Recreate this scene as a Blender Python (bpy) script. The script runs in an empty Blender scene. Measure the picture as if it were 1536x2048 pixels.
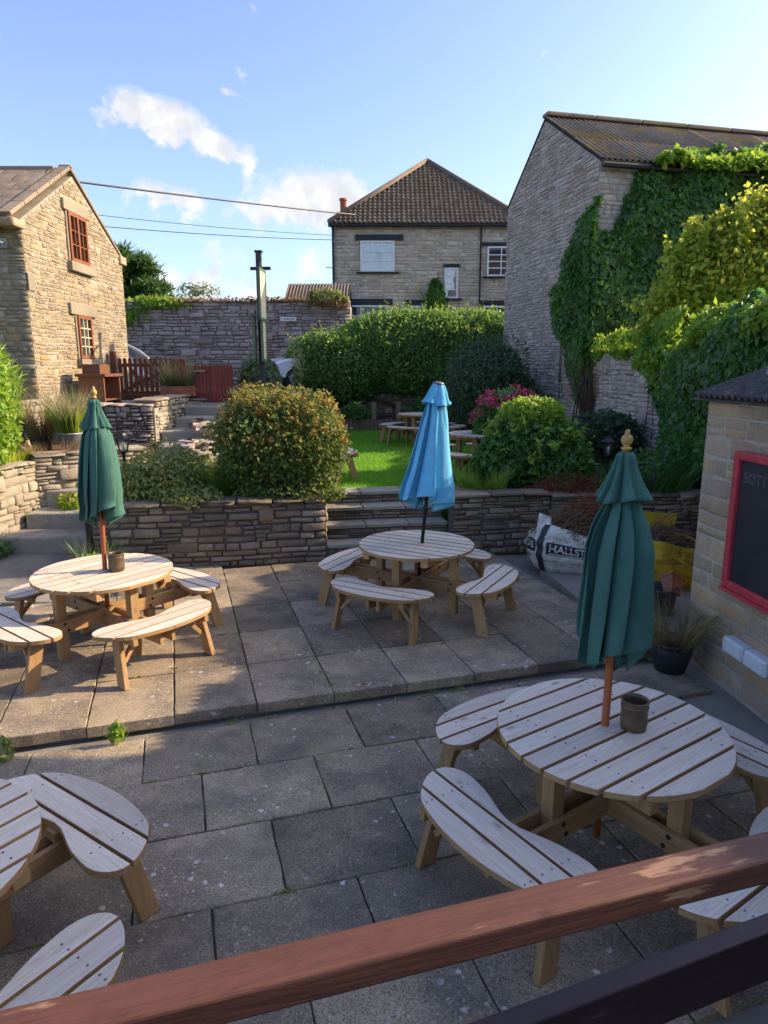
import bpy, bmesh, math, random
import numpy as np
from mathutils import Vector, Matrix, Quaternion

random.seed(7)
PI = math.pi
R = math.radians
SC = bpy.context.scene
COL = SC.collection

# ------------------------------------------------------------------ camera
cam_data = bpy.data.cameras.new('camera')
cam = bpy.data.objects.new('camera', cam_data)
COL.objects.link(cam)
cam.location = (0, 0, 2.65)
cam.rotation_euler = (PI / 2 - 0.2075, 0, 0)
cam_data.sensor_fit = 'VERTICAL'
cam_data.sensor_height = 36
cam_data.lens = 1370 / 2048 * 36
cam_data.clip_start = 0.05
cam_data.clip_end = 2000
SC.camera = cam

# ------------------------------------------------------------------ sky and sun
SUN_AZ, SUN_EL = R(12.5), R(28)
world = bpy.data.worlds.new('World')
SC.world = world
world.use_nodes = True


class NT:
    """small helper round a node tree"""
    def __init__(self, tree):
        self.t = tree
        tree.nodes.clear()

    def n(self, kind, **kw):
        nd = self.t.nodes.new(kind)
        ins = kw.pop('ins', {})
        for k, v in kw.items():
            setattr(nd, k, v)
        for k, v in ins.items():
            self.set(nd, k, v)
        return nd

    def set(self, nd, key, v):
        sock = nd.inputs[key]
        if hasattr(v, 'is_output'):
            self.t.links.new(v, sock)
        elif isinstance(v, bpy.types.Node):
            self.t.links.new(v.outputs[0], sock)
        else:
            if sock.type == 'RGBA' and len(v) == 3:
                v = (*v, 1)
            sock.default_value = v

    def math(self, op, a, b=0.0, c=None, clamp=False):
        nd = self.n('ShaderNodeMath', operation=op, use_clamp=clamp)
        self.set(nd, 0, a)
        self.set(nd, 1, b)
        if c is not None:
            self.set(nd, 2, c)
        return nd.outputs[0]

    def mix(self, f, a, b, blend='MIX'):
        nd = self.n('ShaderNodeMix', data_type='RGBA', blend_type=blend)
        self.set(nd, 0, f)
        self.set(nd, 6, a)
        self.set(nd, 7, b)
        return nd.outputs[2]

    def ramp(self, f, stops, interp='LINEAR'):
        nd = self.n('ShaderNodeValToRGB')
        nd.color_ramp.interpolation = interp
        el = nd.color_ramp.elements
        while len(el) > 1:
            el.remove(el[-1])
        el[0].position = stops[0][0]
        for i, (p, c) in enumerate(stops):
            e = el[0] if i == 0 else el.new(p)
            c = (c, c, c) if isinstance(c, (int, float)) else c
            e.color = (*c, 1)
        self.set(nd, 0, f)
        return nd.outputs[0]

    def noise(self, vec, scale, detail=4, rough=0.55, dist=0.0, dim='3D'):
        nd = self.n('ShaderNodeTexNoise', noise_dimensions=dim)
        self.set(nd, 'Vector', vec)
        for k, v in (('Scale', scale), ('Detail', detail), ('Roughness', rough), ('Distortion', dist)):
            self.set(nd, k, v)
        return nd.outputs[0]


w = NT(world.node_tree)
sky = w.n('ShaderNodeTexSky', sky_type='NISHITA', sun_disc=False)
sky.sun_elevation = SUN_EL
sky.sun_rotation = PI / 2 - SUN_AZ
sky.altitude = 100
sky.air_density = 1.0
sky.dust_density = 2.1
sky.ozone_density = 3.0
tc = w.n('ShaderNodeTexCoord')
sep = w.n('ShaderNodeSeparateXYZ', ins={0: tc.outputs['Generated']})
yy = w.math('MAXIMUM', sep.outputs[1], 0.05)
uu = w.math('DIVIDE', sep.outputs[0], yy)
ww = w.math('DIVIDE', sep.outputs[2], yy)
cn = w.noise(tc.outputs['Generated'], 21, 10, 0.64)
cn2 = w.noise(tc.outputs['Generated'], 5, 4, 0.55)
uu2 = w.math('ADD', uu, w.math('MULTIPLY', w.math('SUBTRACT', cn2, 0.5), 0.10))
ww2 = w.math('ADD', ww, w.math('MULTIPLY', w.math('SUBTRACT', cn, 0.5), 0.05))
dens = None
for (cu, cw, su, sw, tilt, amp) in (
        (-0.300, 0.322, 0.080, 0.030, -0.28, 1.0), (-0.245, 0.300, 0.070, 0.018, -0.30, 0.95),
        (-0.285, 0.226, 0.055, 0.020, -0.25, 0.85),
        (-0.215, 0.130, 0.055, 0.045, -0.3, 0.55), (-0.085, 0.222, 0.085, 0.036, -0.05, 1.0),
        (-0.100, 0.128, 0.045, 0.036, 0.0, 0.7), (-0.300, 0.120, 0.050, 0.025, 0.0, 0.7),
        (-0.215, 0.358, 0.012, 0.007, 0.0, 0.55), (-0.17, 0.350, 0.025, 0.006, -0.2, 0.35),
        (0.55, 0.14, 0.2, 0.03, 0.0, 0.7), (-0.75, 0.2, 0.15, 0.05, 0.0, 0.8), (0.9, 0.4, 0.2, 0.07, 0.0, 0.8)):
    du = w.math('SUBTRACT', uu2, cu)
    dw = w.math('SUBTRACT', w.math('SUBTRACT', ww2, cw), w.math('MULTIPLY', du, tilt))
    q = w.math('ADD', w.math('POWER', w.math('ABSOLUTE', w.math('DIVIDE', du, su)), 2.0),
               w.math('POWER', w.math('ABSOLUTE', w.math('DIVIDE', dw, sw)), 2.0))
    g = w.math('MULTIPLY', w.math('POWER', 2.718, w.math('MULTIPLY', q, -0.8)), amp)
    dens = g if dens is None else w.math('MAXIMUM', dens, g)
dens = w.math('ADD', dens, w.math('MULTIPLY', w.math('SUBTRACT', cn, 0.5), 2.1))
dens = w.math('MULTIPLY', dens, w.ramp(sep.outputs[1], [(0.05, 0.0), (0.2, 1.0)]))
cmask = w.ramp(dens, [(0.30, 0.0), (0.44, 0.35), (0.62, 0.88), (0.95, 1.0)], 'EASE')
skyhsv = w.n('ShaderNodeHueSaturation', ins={'Hue': 0.514, 'Saturation': 1.0, 'Value': 1.0, 'Color': sky.outputs[0]})
cloud_col = w.mix(w.ramp(w.noise(tc.outputs['Generated'], 26, 6, 0.6), [(0.36, 0.0), (0.6, 1.0)]), (2.45, 2.5, 2.65, 1), (3.3, 3.25, 3.2, 1))
bg = w.n('ShaderNodeBackground', ins={'Color': w.mix(cmask, skyhsv.outputs[0], cloud_col), 'Strength': 0.13})
w.n('ShaderNodeOutputWorld', ins={'Surface': bg})

sun_dir = Vector((math.cos(SUN_EL) * math.cos(SUN_AZ), math.cos(SUN_EL) * math.sin(SUN_AZ), math.sin(SUN_EL)))
sl = bpy.data.lights.new('sun', 'SUN')
sl.energy = 3.4
sl.angle = R(0.53)
sl.color = (1.0, 0.80, 0.55)
sun = bpy.data.objects.new('sun', sl)
COL.objects.link(sun)
sun.location = sun_dir * 60
sun.rotation_euler = sun_dir.to_track_quat('Z', 'Y').to_euler()

SC.view_settings.view_transform = 'Standard'
SC.view_settings.look = 'None'
SC.view_settings.exposure = 1.36
SC.view_settings.gamma = 1
SC.view_settings.use_curve_mapping = False
SC.cycles.max_bounces = 6
SC.cycles.transparent_max_bounces = 6
SC.cycles.caustics_reflective = False
SC.cycles.caustics_refractive = False

# ------------------------------------------------------------------ materials
MATS = {}


def newmat(name):
    m = bpy.data.materials.new(name)
    m.use_nodes = True
    MATS[name] = m
    return m, NT(m.node_tree)


def finish(t, color, rough=0.7, bump=None, bstr=0.3, bdist=0.01, metal=0.0, spec=0.4, transl=0.0, tcol=None, extra=None):
    ins = {'Base Color': color, 'Roughness': rough, 'Metallic': metal, 'Specular IOR Level': spec}
    p = t.n('ShaderNodeBsdfPrincipled', ins=ins)
    if extra:
        for k, v in extra.items():
            t.set(p, k, v)
    if bump is not None:
        b = t.n('ShaderNodeBump', ins={'Strength': bstr, 'Distance': bdist, 'Height': bump})
        t.set(p, 'Normal', b.outputs[0])
    out = p.outputs[0]
    if transl:
        tr = t.n('ShaderNodeBsdfTranslucent', ins={'Color': tcol if tcol is not None else color})
        mx = t.n('ShaderNodeMixShader', ins={0: transl, 1: p.outputs[0], 2: tr.outputs[0]})
        out = mx.outputs[0]
    t.n('ShaderNodeOutputMaterial', ins={'Surface': out})


def wpos(t):
    return t.n('ShaderNodeNewGeometry').outputs['Position']


def tone(t):
    """a steady random value for each stone, leaf or board"""
    a = t.n('ShaderNodeAttribute', attribute_name='tone').outputs['Fac']
    r = t.n('ShaderNodeObjectInfo').outputs['Random']
    return t.math('FRACT', t.math('ADD', a, r))


def plain(name, col, rough=0.6, var=0.12, scale=6.0, bump=0.15, metal=0.0, spec=0.4, bdist=0.004):
    m, t = newmat(name)
    p = wpos(t)
    n1 = t.noise(p, scale, 6)
    n2 = t.noise(p, scale * 9, 3)
    dark = tuple(c * (1 - var * 2) for c in col)
    lite = tuple(min(1, c * (1 + var * 2)) for c in col)
    c = t.ramp(n1, [(0.3, dark), (0.7, lite)])
    c = t.mix(t.math('MULTIPLY', n2, var * 2), c, tuple(x * 0.55 for x in col))
    finish(t, c, rough, n2, bump, bdist, metal, spec)
    return m


def stone_mat(name, cols, rough=0.9, grain=0.35, moss=None, mossamt=0.0, fine=38, blot=0.4):
    m, t = newmat(name)
    p = wpos(t)
    v = tone(t)
    n = len(cols)
    c = t.ramp(v, [(i / n, cc) for i, cc in enumerate(cols)], 'CONSTANT')
    c2 = t.ramp(t.math('FRACT', t.math('MULTIPLY', v, 7.31)), [(0, cols[0]), (1, cols[-1])])
    c = t.mix(0.3, c, c2)
    n1 = t.noise(p, 4, 5)
    n2 = t.noise(p, fine, 6, 0.65)
    c = t.mix(t.ramp(n2, [(0.35, grain), (0.62, 0.0)]), c, tuple(x * 0.38 for x in cols[0]))
    c = t.mix(t.ramp(n1, [(0.5, 0.0), (0.75, grain * 0.9)]), c, tuple(min(1, x * 1.35) for x in cols[1]))
    c = t.mix(t.ramp(t.noise(p, 1.3, 4), [(0.45, 0.0), (0.68, blot)]), c, tuple(x * 0.55 for x in cols[0]))
    if moss:
        n3 = t.noise(p, 2.3, 6, 0.7)
        c = t.mix(t.ramp(n3, [(0.55, 0.0), (0.7, mossamt)]), c, moss)
    finish(t, c, rough, t.math('ADD', n2, t.math('MULTIPLY', n1, 1.5)), 0.7, 0.02, spec=0.25)
    return m


def leaf_mat(name, cols, transl=0.4, rough=0.5, tcol=None, spec=0.35):
    m, t = newmat(name)
    v = tone(t)
    n = len(cols) - 1
    c = t.ramp(v, [(i / n, cc) for i, cc in enumerate(cols)])
    nz = t.noise(wpos(t), 1.7, 3)
    hs = t.n('ShaderNodeHueSaturation', ins={'Value': t.math('ADD', t.math('MULTIPLY', nz, 0.9), 0.55), 'Color': c})
    tc_ = t.mix(0.5, hs.outputs[0], tcol or tuple(min(1, x * 2.2) for x in cols[-1]))
    finish(t, hs.outputs[0], rough, None, transl=transl, tcol=tc_, spec=spec)
    return m


def wood_mat(name, a, b, c, axis=0, rough=0.65, scale=1.0, knots=0.5, wear=None, tonevar=0.25):
    """grain runs along one axis of the object's own coordinates"""
    m, t = newmat(name)
    tco = t.n('ShaderNodeTexCoord').outputs['Object']
    rnd = t.n('ShaderNodeObjectInfo').outputs['Random']
    off = t.n('ShaderNodeCombineXYZ', ins={0: t.math('MULTIPLY', rnd, 37.0), 1: t.math('MULTIPLY', rnd, 91.0), 2: t.math('MULTIPLY', rnd, 53.0)})
    add = t.n('ShaderNodeVectorMath', operation='ADD', ins={0: tco, 1: off.outputs[0]})
    sc = [9.0, 9.0, 9.0]
    sc[axis] = 0.75
    mp = t.n('ShaderNodeMapping', ins={'Vector': add.outputs[0], 'Scale': tuple(s * scale for s in sc)})
    big = t.noise(mp.outputs[0], 1.3, 3, 0.5, 0.6)
    rings = t.math('FRACT', t.math('MULTIPLY', big, 14.0))
    sc2 = [90.0, 90.0, 90.0]
    sc2[axis] = 2.2
    mp2 = t.n('ShaderNodeMapping', ins={'Vector': add.outputs[0], 'Scale': tuple(s * scale for s in sc2)})
    fine = t.noise(mp2.outputs[0], 1.0, 5, 0.6)
    col = t.ramp(t.noise(mp.outputs[0], 0.6, 3), [(0.3, a), (0.7, b)])
    col = t.mix(t.ramp(rings, [(0.0, 0.38), (0.25, 0.0), (0.9, 0.0), (1.0, 0.38)]), col, c)
    col = t.mix(t.ramp(fine, [(0.38, 0.30), (0.55, 0.0)]), col, c)
    sc3 = [7.0, 7.0, 7.0]
    sc3[axis] = 3.6
    mp3 = t.n('ShaderNodeMapping', ins={'Vector': add.outputs[0], 'Scale': tuple(s * scale for s in sc3)})
    vo = t.n('ShaderNodeTexVoronoi', ins={'Vector': mp3.outputs[0], 'Scale': 1.0, 'Randomness': 1.0})
    kn = t.ramp(vo.outputs['Distance'], [(0.06, knots), (0.13, knots * 0.25), (0.2, 0.0)])
    col = t.mix(kn, col, tuple(x * 0.45 for x in c))
    hs = t.n('ShaderNodeHueSaturation', ins={'Value': t.math('ADD', t.math('MULTIPLY', rnd, tonevar), 1 - tonevar / 2), 'Color': col})
    col = hs.outputs[0]
    if wear:
        sc4 = [26.0, 26.0, 26.0]
        sc4[axis] = 3.5
        mp4 = t.n('ShaderNodeMapping', ins={'Vector': add.outputs[0], 'Scale': tuple(sc4)})
        wn = t.math('ADD', t.math('MULTIPLY', t.noise(mp4.outputs[0], 1.0, 6, 0.7), 0.75), t.math('MULTIPLY', t.noise(add.outputs[0], 7.0, 3), 0.25))
        col = t.mix(t.ramp(wn, [(0.60, 0.0), (0.635, 0.6)]), col, wear)
        col = t.mix(t.ramp(t.noise(add.outputs[0], 40.0, 5, 0.7), [(0.5, 0.0), (0.75, 0.35)]), col, c)
    finish(t, col, rough, t.math('ADD', fine, t.math('MULTIPLY', rings, 0.4)), 0.28, 0.003, spec=0.3)
    return m


wood_mat('wood_top', (0.63, 0.525, 0.41), (0.74, 0.635, 0.51), (0.44, 0.31, 0.205), knots=0.6)
wood_mat('wood_seat', (0.63, 0.525, 0.41), (0.74, 0.635, 0.51), (0.44, 0.31, 0.205), axis=1, knots=0.6)
wood_mat('wood_frame', (0.36, 0.205, 0.088), (0.44, 0.275, 0.125), (0.22, 0.11, 0.05), knots=0.4)
wood_mat('wood_leg', (0.36, 0.205, 0.088), (0.44, 0.275, 0.125), (0.22, 0.11, 0.05), axis=2, knots=0.4)
wood_mat('wood_rail', (0.098, 0.040, 0.027), (0.14, 0.058, 0.038), (0.055, 0.021, 0.015), rough=0.55, knots=0.5, wear=(0.40, 0.25, 0.14), tonevar=0.05, scale=2.2)
wood_mat('wood_rail_dark', (0.030, 0.016, 0.018), (0.042, 0.022, 0.023), (0.016, 0.009, 0.009), rough=0.5, knots=0.3, wear=(0.12, 0.09, 0.09), tonevar=0.05)
wood_mat('gate_brown', (0.13, 0.045, 0.025), (0.17, 0.065, 0.035), (0.07, 0.025, 0.015), axis=2, knots=0.1)
wood_mat('gate_red', (0.17, 0.030, 0.022), (0.22, 0.042, 0.030), (0.10, 0.02, 0.015), axis=2, knots=0.1)
wood_mat('window_wood', (0.20, 0.065, 0.025), (0.26, 0.088, 0.035), (0.14, 0.04, 0.015), axis=2, knots=0.1)
wood_mat('cabinet_wood', (0.14, 0.06, 0.032), (0.18, 0.08, 0.044), (0.16, 0.06, 0.02), axis=1, knots=0.2)
wood_mat('fence_wood', (0.16, 0.11, 0.07), (0.22, 0.16, 0.11), (0.09, 0.06, 0.04), axis=2, knots=0.1)
wood_mat('pole_wood', (0.36, 0.10, 0.035), (0.42, 0.13, 0.05), (0.25, 0.06, 0.02), axis=2, knots=0.0, rough=0.4)

stone_mat('stone_cottage', [(0.267, 0.209, 0.143), (0.333, 0.268, 0.19), (0.432, 0.361, 0.268), (0.235, 0.184, 0.133), (0.367, 0.279, 0.18), (0.499, 0.432, 0.346), (0.3, 0.237, 0.161), (0.343, 0.279, 0.207), (0.276, 0.22, 0.161), (0.41, 0.291, 0.14)], grain=0.42, blot=0.35)
stone_mat('stone_house', [(0.488, 0.399, 0.286), (0.62, 0.521, 0.376), (0.62, 0.601, 0.451), (0.444, 0.378, 0.294), (0.591, 0.499, 0.368)], fine=14, grain=0.32, blot=0.3)
stone_mat('stone_barn', [(0.483, 0.366, 0.308), (0.587, 0.478, 0.409), (0.543, 0.412, 0.343), (0.409, 0.31, 0.266), (0.587, 0.533, 0.452)], fine=22, grain=0.3, blot=0.3)
stone_mat('stone_yard', [(0.194, 0.158, 0.111), (0.363, 0.29, 0.215), (0.273, 0.21, 0.151), (0.138, 0.108, 0.085), (0.452, 0.353, 0.25), (0.293, 0.191, 0.12)], moss=(0.10, 0.11, 0.04), mossamt=0.35)
stone_mat('stone_road', [(0.354, 0.286, 0.248), (0.46, 0.372, 0.335), (0.407, 0.321, 0.272), (0.276, 0.224, 0.198), (0.528, 0.432, 0.384)], fine=20)
stone_mat('stone_pale', [(0.368, 0.308, 0.228), (0.438, 0.378, 0.291), (0.347, 0.287, 0.214), (0.466, 0.406, 0.312), (0.312, 0.259, 0.193)], moss=(0.17, 0.16, 0.05), mossamt=0.35)
stone_mat('stone_shed', [(0.392, 0.284, 0.18), (0.494, 0.363, 0.232), (0.437, 0.303, 0.18), (0.363, 0.278, 0.197), (0.553, 0.363, 0.192), (0.538, 0.427, 0.313)])
stone_mat('stone_slate', [(0.27, 0.206, 0.144), (0.351, 0.269, 0.19), (0.23, 0.175, 0.127), (0.311, 0.244, 0.178)], moss=(0.16, 0.15, 0.06), mossamt=0.4)
stone_mat('stone_dressed', [(0.268, 0.221, 0.155), (0.304, 0.257, 0.188), (0.282, 0.236, 0.166), (0.31, 0.267, 0.199)], grain=0.2)
stone_mat('stone_step', [(0.31, 0.281, 0.228), (0.389, 0.35, 0.287), (0.358, 0.319, 0.265), (0.42, 0.388, 0.324)], moss=(0.12, 0.12, 0.05), mossamt=0.7)
stone_mat('clay_tile', [(0.189, 0.13, 0.09), (0.239, 0.175, 0.122), (0.206, 0.149, 0.112), (0.162, 0.119, 0.09), (0.267, 0.206, 0.144)], fine=20)
plain('mortar_pale', (0.33, 0.275, 0.20), 0.95, 0.15, 3, 0.5)
plain('mortar_shed', (0.42, 0.36, 0.275), 0.95, 0.15, 3, 0.5)
plain('mortar_dark', (0.105, 0.09, 0.074), 0.95, 0.2, 5, 0.5)
plain('mortar_barn', (0.40, 0.35, 0.30), 0.95, 0.2, 2, 0.6)
plain('mortar_house', (0.48, 0.43, 0.345), 0.95, 0.15, 2, 0.4)
plain('mortar_road', (0.21, 0.18, 0.158), 0.95, 0.2, 2, 0.5)
plain('black_paint', (0.018, 0.018, 0.02), 0.5, 0.1)
plain('post_grey', (0.055, 0.055, 0.06), 0.7, 0.15)
plain('black_iron', (0.02, 0.02, 0.022), 0.45, 0.1, metal=0.3)
plain('white_paint', (0.74, 0.74, 0.72), 0.5, 0.04, 4, 0.05)
plain('cream_paint', (0.72, 0.62, 0.40), 0.5, 0.05, 4, 0.05)
plain('green_board', (0.10, 0.16, 0.10), 0.5, 0.05, 4, 0.05)
plain('lead_grey', (0.16, 0.17, 0.18), 0.55, 0.1, metal=0.2)
plain('pink_frame', (0.50, 0.045, 0.060), 0.5, 0.10, 9, 0.1)
plain('chalkboard', (0.022, 0.022, 0.026), 0.65, 0.2, 3, 0.05)
plain('chalk', (0.12, 0.12, 0.125), 0.9, 0.2, 30, 0.0)
plain('terracotta', (0.27, 0.105, 0.062), 0.8, 0.15)
plain('chimney_clay', (0.44, 0.14, 0.06), 0.8, 0.15)
plain('black_pot', (0.022, 0.022, 0.028), 0.42, 0.1)
plain('zinc', (0.30, 0.31, 0.32), 0.5, 0.15, 5, 0.2, metal=0.4)
plain('brown_glaze', (0.115, 0.075, 0.042), 0.38, 0.2, 12, 0.15)
plain('gold_paint', (0.44, 0.28, 0.075), 0.45, 0.15, 14, 0.1)
plain('soil', (0.075, 0.052, 0.035), 0.95, 0.25, 7, 1.0, bdist=0.03)
plain('concrete', (0.25, 0.222, 0.18), 0.92, 0.14, 2.2, 0.6)
plain('asphalt', (0.07, 0.068, 0.066), 0.92, 0.15, 3, 0.5)
plain('field', (0.08, 0.11, 0.035), 0.95, 0.2, 0.2, 0.4)
plain('bark', (0.10, 0.075, 0.052), 0.9, 0.25, 12, 0.8, bdist=0.02)
plain('twig', (0.20, 0.115, 0.062), 0.9, 0.3, 8, 0.3)
plain('twig_rust', (0.22, 0.075, 0.030), 0.9, 0.3, 8, 0.3)
plain('yellow_sack', (0.42, 0.29, 0.018), 0.5, 0.2, 6, 0.25)
plain('white_box', (0.62, 0.64, 0.66), 0.45, 0.05, 3, 0.05)
plain('blue_plastic', (0.06, 0.33, 0.62), 0.35, 0.2, 9, 0.1)
plain('car_white', (0.70, 0.71, 0.73), 0.25, 0.02, 2, 0.0, spec=0.6)
plain('car_grey', (0.30, 0.31, 0.33), 0.25, 0.02, 2, 0.0, metal=0.4, spec=0.6)
plain('rubber', (0.02, 0.02, 0.02), 0.8, 0.1)
plain('red_lens', (0.45, 0.02, 0.03), 0.25, 0.05)
plain('curtain', (0.72, 0.70, 0.66), 0.85, 0.05, 3, 0.1)
plain('room_dark', (0.05, 0.045, 0.04), 0.9, 0.1)
plain('magenta_petal', (0.66, 0.05, 0.15), 0.6, 0.3, 12, 0.0)
plain('red_petal', (0.42, 0.02, 0.05), 0.6, 0.2, 12, 0.0)
plain('sack_black', (0.025, 0.025, 0.027), 0.55, 0.2, 6, 0.1)
plain('cowl_clay', (0.42, 0.32, 0.30), 0.85, 0.25, 22, 0.2)
plain('bulb', (0.85, 0.83, 0.78), 0.3, 0.02)


def glass_mat(name, col=(0.03, 0.035, 0.04), rough=0.04):
    m, t = newmat(name)
    finish(t, col, rough, t.noise(wpos(t), 1.5, 2), 0.03, 0.02, spec=0.8)


glass_mat('glass_dark')
m, t = newmat('glass_clear')
g = t.n('ShaderNodeBsdfGlass', ins={'Color': (0.95, 0.97, 0.97), 'Roughness': 0.02, 'IOR': 1.1})
tr = t.n('ShaderNodeBsdfTransparent', ins={'Color': (0.93, 0.95, 0.96)})
gl = t.n('ShaderNodeBsdfGlossy', ins={'Roughness': 0.03})
mx = t.n('ShaderNodeMixShader', ins={0: 0.22, 1: tr.outputs[0], 2: gl.outputs[0]})
t.n('ShaderNodeOutputMaterial', ins={'Surface': mx.outputs[0]})

# paving slabs: mottled concrete with pale lichen spots and a little moss
m, t = newmat('paving')
p = wpos(t)
rnd = t.n('ShaderNodeObjectInfo').outputs['Random']
big = t.noise(p, 1.6, 5, 0.6)
mid = t.noise(p, 4.5, 8, 0.7)
fine = t.noise(p, 110, 4, 0.7)
c = t.ramp(mid, [(0.3, (0.19, 0.144, 0.098)), (0.7, (0.395, 0.299, 0.195))])
c = t.mix(t.ramp(big, [(0.42, 0.0), (0.66, 0.65)]), c, (0.407, 0.314, 0.198))
c = t.mix(t.ramp(t.noise(p, 2.3, 5, 0.6), [(0.46, 0.0), (0.62, 0.75)]), c, (0.141, 0.115, 0.086))
c = t.mix(t.ramp(t.noise(p, 3.1, 6, 0.7), [(0.56, 0.0), (0.72, 0.5)]), c, (0.25, 0.225, 0.075))
c = t.mix(t.ramp(fine, [(0.38, 0.85), (0.54, 0.0)]), c, (0.07, 0.06, 0.048))
c = t.mix(t.ramp(t.noise(p, 45, 4, 0.6), [(0.56, 0.0), (0.66, 0.35)]), c, (0.508, 0.422, 0.313))
warp = t.n('ShaderNodeVectorMath', operation='ADD', ins={0: p, 1: t.n('ShaderNodeVectorMath', operation='SCALE', ins={0: t.n('ShaderNodeTexNoise', ins={'Vector': p, 'Scale': 30.0}).outputs[1], 'Scale': 0.03}).outputs[0]})
lic = None
for scl, thr, den, amt in ((11.0, 0.20, 0.60, 0.75), (24.0, 0.22, 0.66, 0.6), (52.0, 0.22, 0.62, 0.45)):
    vo = t.n('ShaderNodeTexVoronoi', ins={'Vector': warp.outputs[0], 'Scale': scl})
    sp = t.n('ShaderNodeSeparateColor', ins={0: vo.outputs['Color']})
    spot = t.math('MULTIPLY', t.ramp(vo.outputs['Distance'], [(thr * 0.75, amt), (thr, 0.0)]), t.math('GREATER_THAN', sp.outputs[0], den))
    spot = t.math('MULTIPLY', spot, t.ramp(t.noise(p, 2.1, 3), [(0.44, 0.0), (0.60, 1.0)]))
    lic = spot if lic is None else t.math('MAXIMUM', lic, spot)
c = t.mix(lic, c, (0.62, 0.59, 0.52))
hs = t.n('ShaderNodeHueSaturation', ins={'Value': t.math('ADD', t.math('MULTIPLY', rnd, 0.62), 0.80), 'Color': c})
finish(t, hs.outputs[0], 0.88, t.math('ADD', fine, mid), 0.5, 0.006, spec=0.3)

# corrugated sheet, weathered grey-brown, with lichen and moss patches
m, t = newmat('corrugated_barn')
p = wpos(t)
n1 = t.noise(p, 1.2, 6, 0.7)
n2 = t.noise(p, 9, 6, 0.7)
c = t.ramp(n2, [(0.3, (0.13, 0.095, 0.075)), (0.7, (0.23, 0.185, 0.155))])
c = t.mix(t.ramp(n1, [(0.52, 0.0), (0.60, 0.75)]), c, (0.30, 0.20, 0.045))
c = t.mix(t.ramp(t.noise(p, 2.6, 6, 0.7), [(0.57, 0.0), (0.66, 0.7)]), c, (0.14, 0.13, 0.03))
finish(t, c, 0.9, n2, 0.5, 0.02)
m, t = newmat('corrugated_shed')
p = wpos(t)
n2 = t.noise(p, 12, 6, 0.7)
c = t.ramp(n2, [(0.3, (0.035, 0.03, 0.03)), (0.6, (0.11, 0.095, 0.09)), (0.75, (0.30, 0.28, 0.26))])
finish(t, c, 0.9, n2, 0.5, 0.02)
m, t = newmat('bag_white')
p = wpos(t)
c = t.ramp(t.noise(p, 6, 6, 0.7), [(0.35, (0.42, 0.39, 0.31)), (0.55, (0.66, 0.64, 0.57))])
c = t.mix(t.ramp(t.noise(p, 4, 5), [(0.55, 0.0), (0.7, 0.6)]), c, (0.25, 0.20, 0.10))
wv = t.noise(t.n('ShaderNodeMapping', ins={'Vector': p, 'Scale': (3, 3, 14)}).outputs[0], 1.5, 5, 0.6, 0.5)
finish(t, c, 0.6, wv, 0.9, 0.04)


def cloth(name, a, b, wrinkle=1.0):
    m, t = newmat(name)
    p = t.n('ShaderNodeTexCoord').outputs['Object']
    n1 = t.noise(p, 3, 4)
    wv = t.noise(t.n('ShaderNodeMapping', ins={'Vector': p, 'Scale': (14, 14, 3)}).outputs[0], 1.6, 5, 0.6, 0.7)
    fine = t.noise(p, 220, 2)
    c = t.ramp(n1, [(0.3, a), (0.7, b)])
    c = t.mix(t.ramp(t.noise(p, 11, 5, 0.7), [(0.5, 0.0), (0.75, 0.3)]), c, tuple(x * 1.5 for x in b))
    finish(t, c, 0.88, t.math('ADD', wv, t.math('MULTIPLY', fine, 0.15)), 0.55 * wrinkle, 0.02, transl=0.12, tcol=b, spec=0.15)


cloth('canvas_green', (0.058, 0.145, 0.116), (0.076, 0.18, 0.146))
cloth('canvas_blue', (0.14, 0.48, 0.70), (0.19, 0.55, 0.77))

leaf_mat('leaf_hedge', [(0.068, 0.132, 0.039), (0.092, 0.188, 0.049), (0.135, 0.251, 0.056), (0.209, 0.326, 0.061)], rough=0.42, spec=0.5)
leaf_mat('leaf_shrub', [(0.05, 0.09, 0.04), (0.075, 0.125, 0.055), (0.11, 0.16, 0.07)], rough=0.42, spec=0.5)
leaf_mat('leaf_greygreen', [(0.112, 0.155, 0.075), (0.149, 0.202, 0.094), (0.198, 0.238, 0.111)], 0.25)
leaf_mat('leaf_ivy', [(0.04, 0.105, 0.025), (0.06, 0.15, 0.035), (0.085, 0.20, 0.04), (0.13, 0.26, 0.05)], rough=0.42, spec=0.5)
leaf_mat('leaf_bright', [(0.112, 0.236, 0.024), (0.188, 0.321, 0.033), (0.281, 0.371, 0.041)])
leaf_mat('leaf_yellow', [(0.10, 0.18, 0.02), (0.20, 0.28, 0.03), (0.32, 0.37, 0.04), (0.46, 0.45, 0.06)], 0.5)
leaf_mat('leaf_fuchsia', [(0.05, 0.105, 0.03), (0.08, 0.15, 0.036), (0.12, 0.19, 0.045), (0.20, 0.21, 0.05)], 0.42)
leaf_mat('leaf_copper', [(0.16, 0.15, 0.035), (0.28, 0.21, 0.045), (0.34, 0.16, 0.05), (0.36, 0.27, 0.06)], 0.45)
leaf_mat('leaf_sedum', [(0.135, 0.181, 0.051), (0.225, 0.264, 0.075), (0.338, 0.324, 0.085)], 0.25)
leaf_mat('leaf_lavender', [(0.188, 0.203, 0.081), (0.281, 0.27, 0.122), (0.375, 0.321, 0.163)], 0.3)
leaf_mat('leaf_dry', [(0.14, 0.084, 0.042), (0.224, 0.126, 0.056), (0.308, 0.196, 0.098)], 0.2)
leaf_mat('leaf_conifer', [(0.022, 0.07, 0.017), (0.05, 0.114, 0.023), (0.08, 0.157, 0.034)], 0.25)
leaf_mat('grass_blade', [(0.099, 0.274, 0.017), (0.152, 0.37, 0.021), (0.219, 0.45, 0.026)], 0.45)
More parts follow.
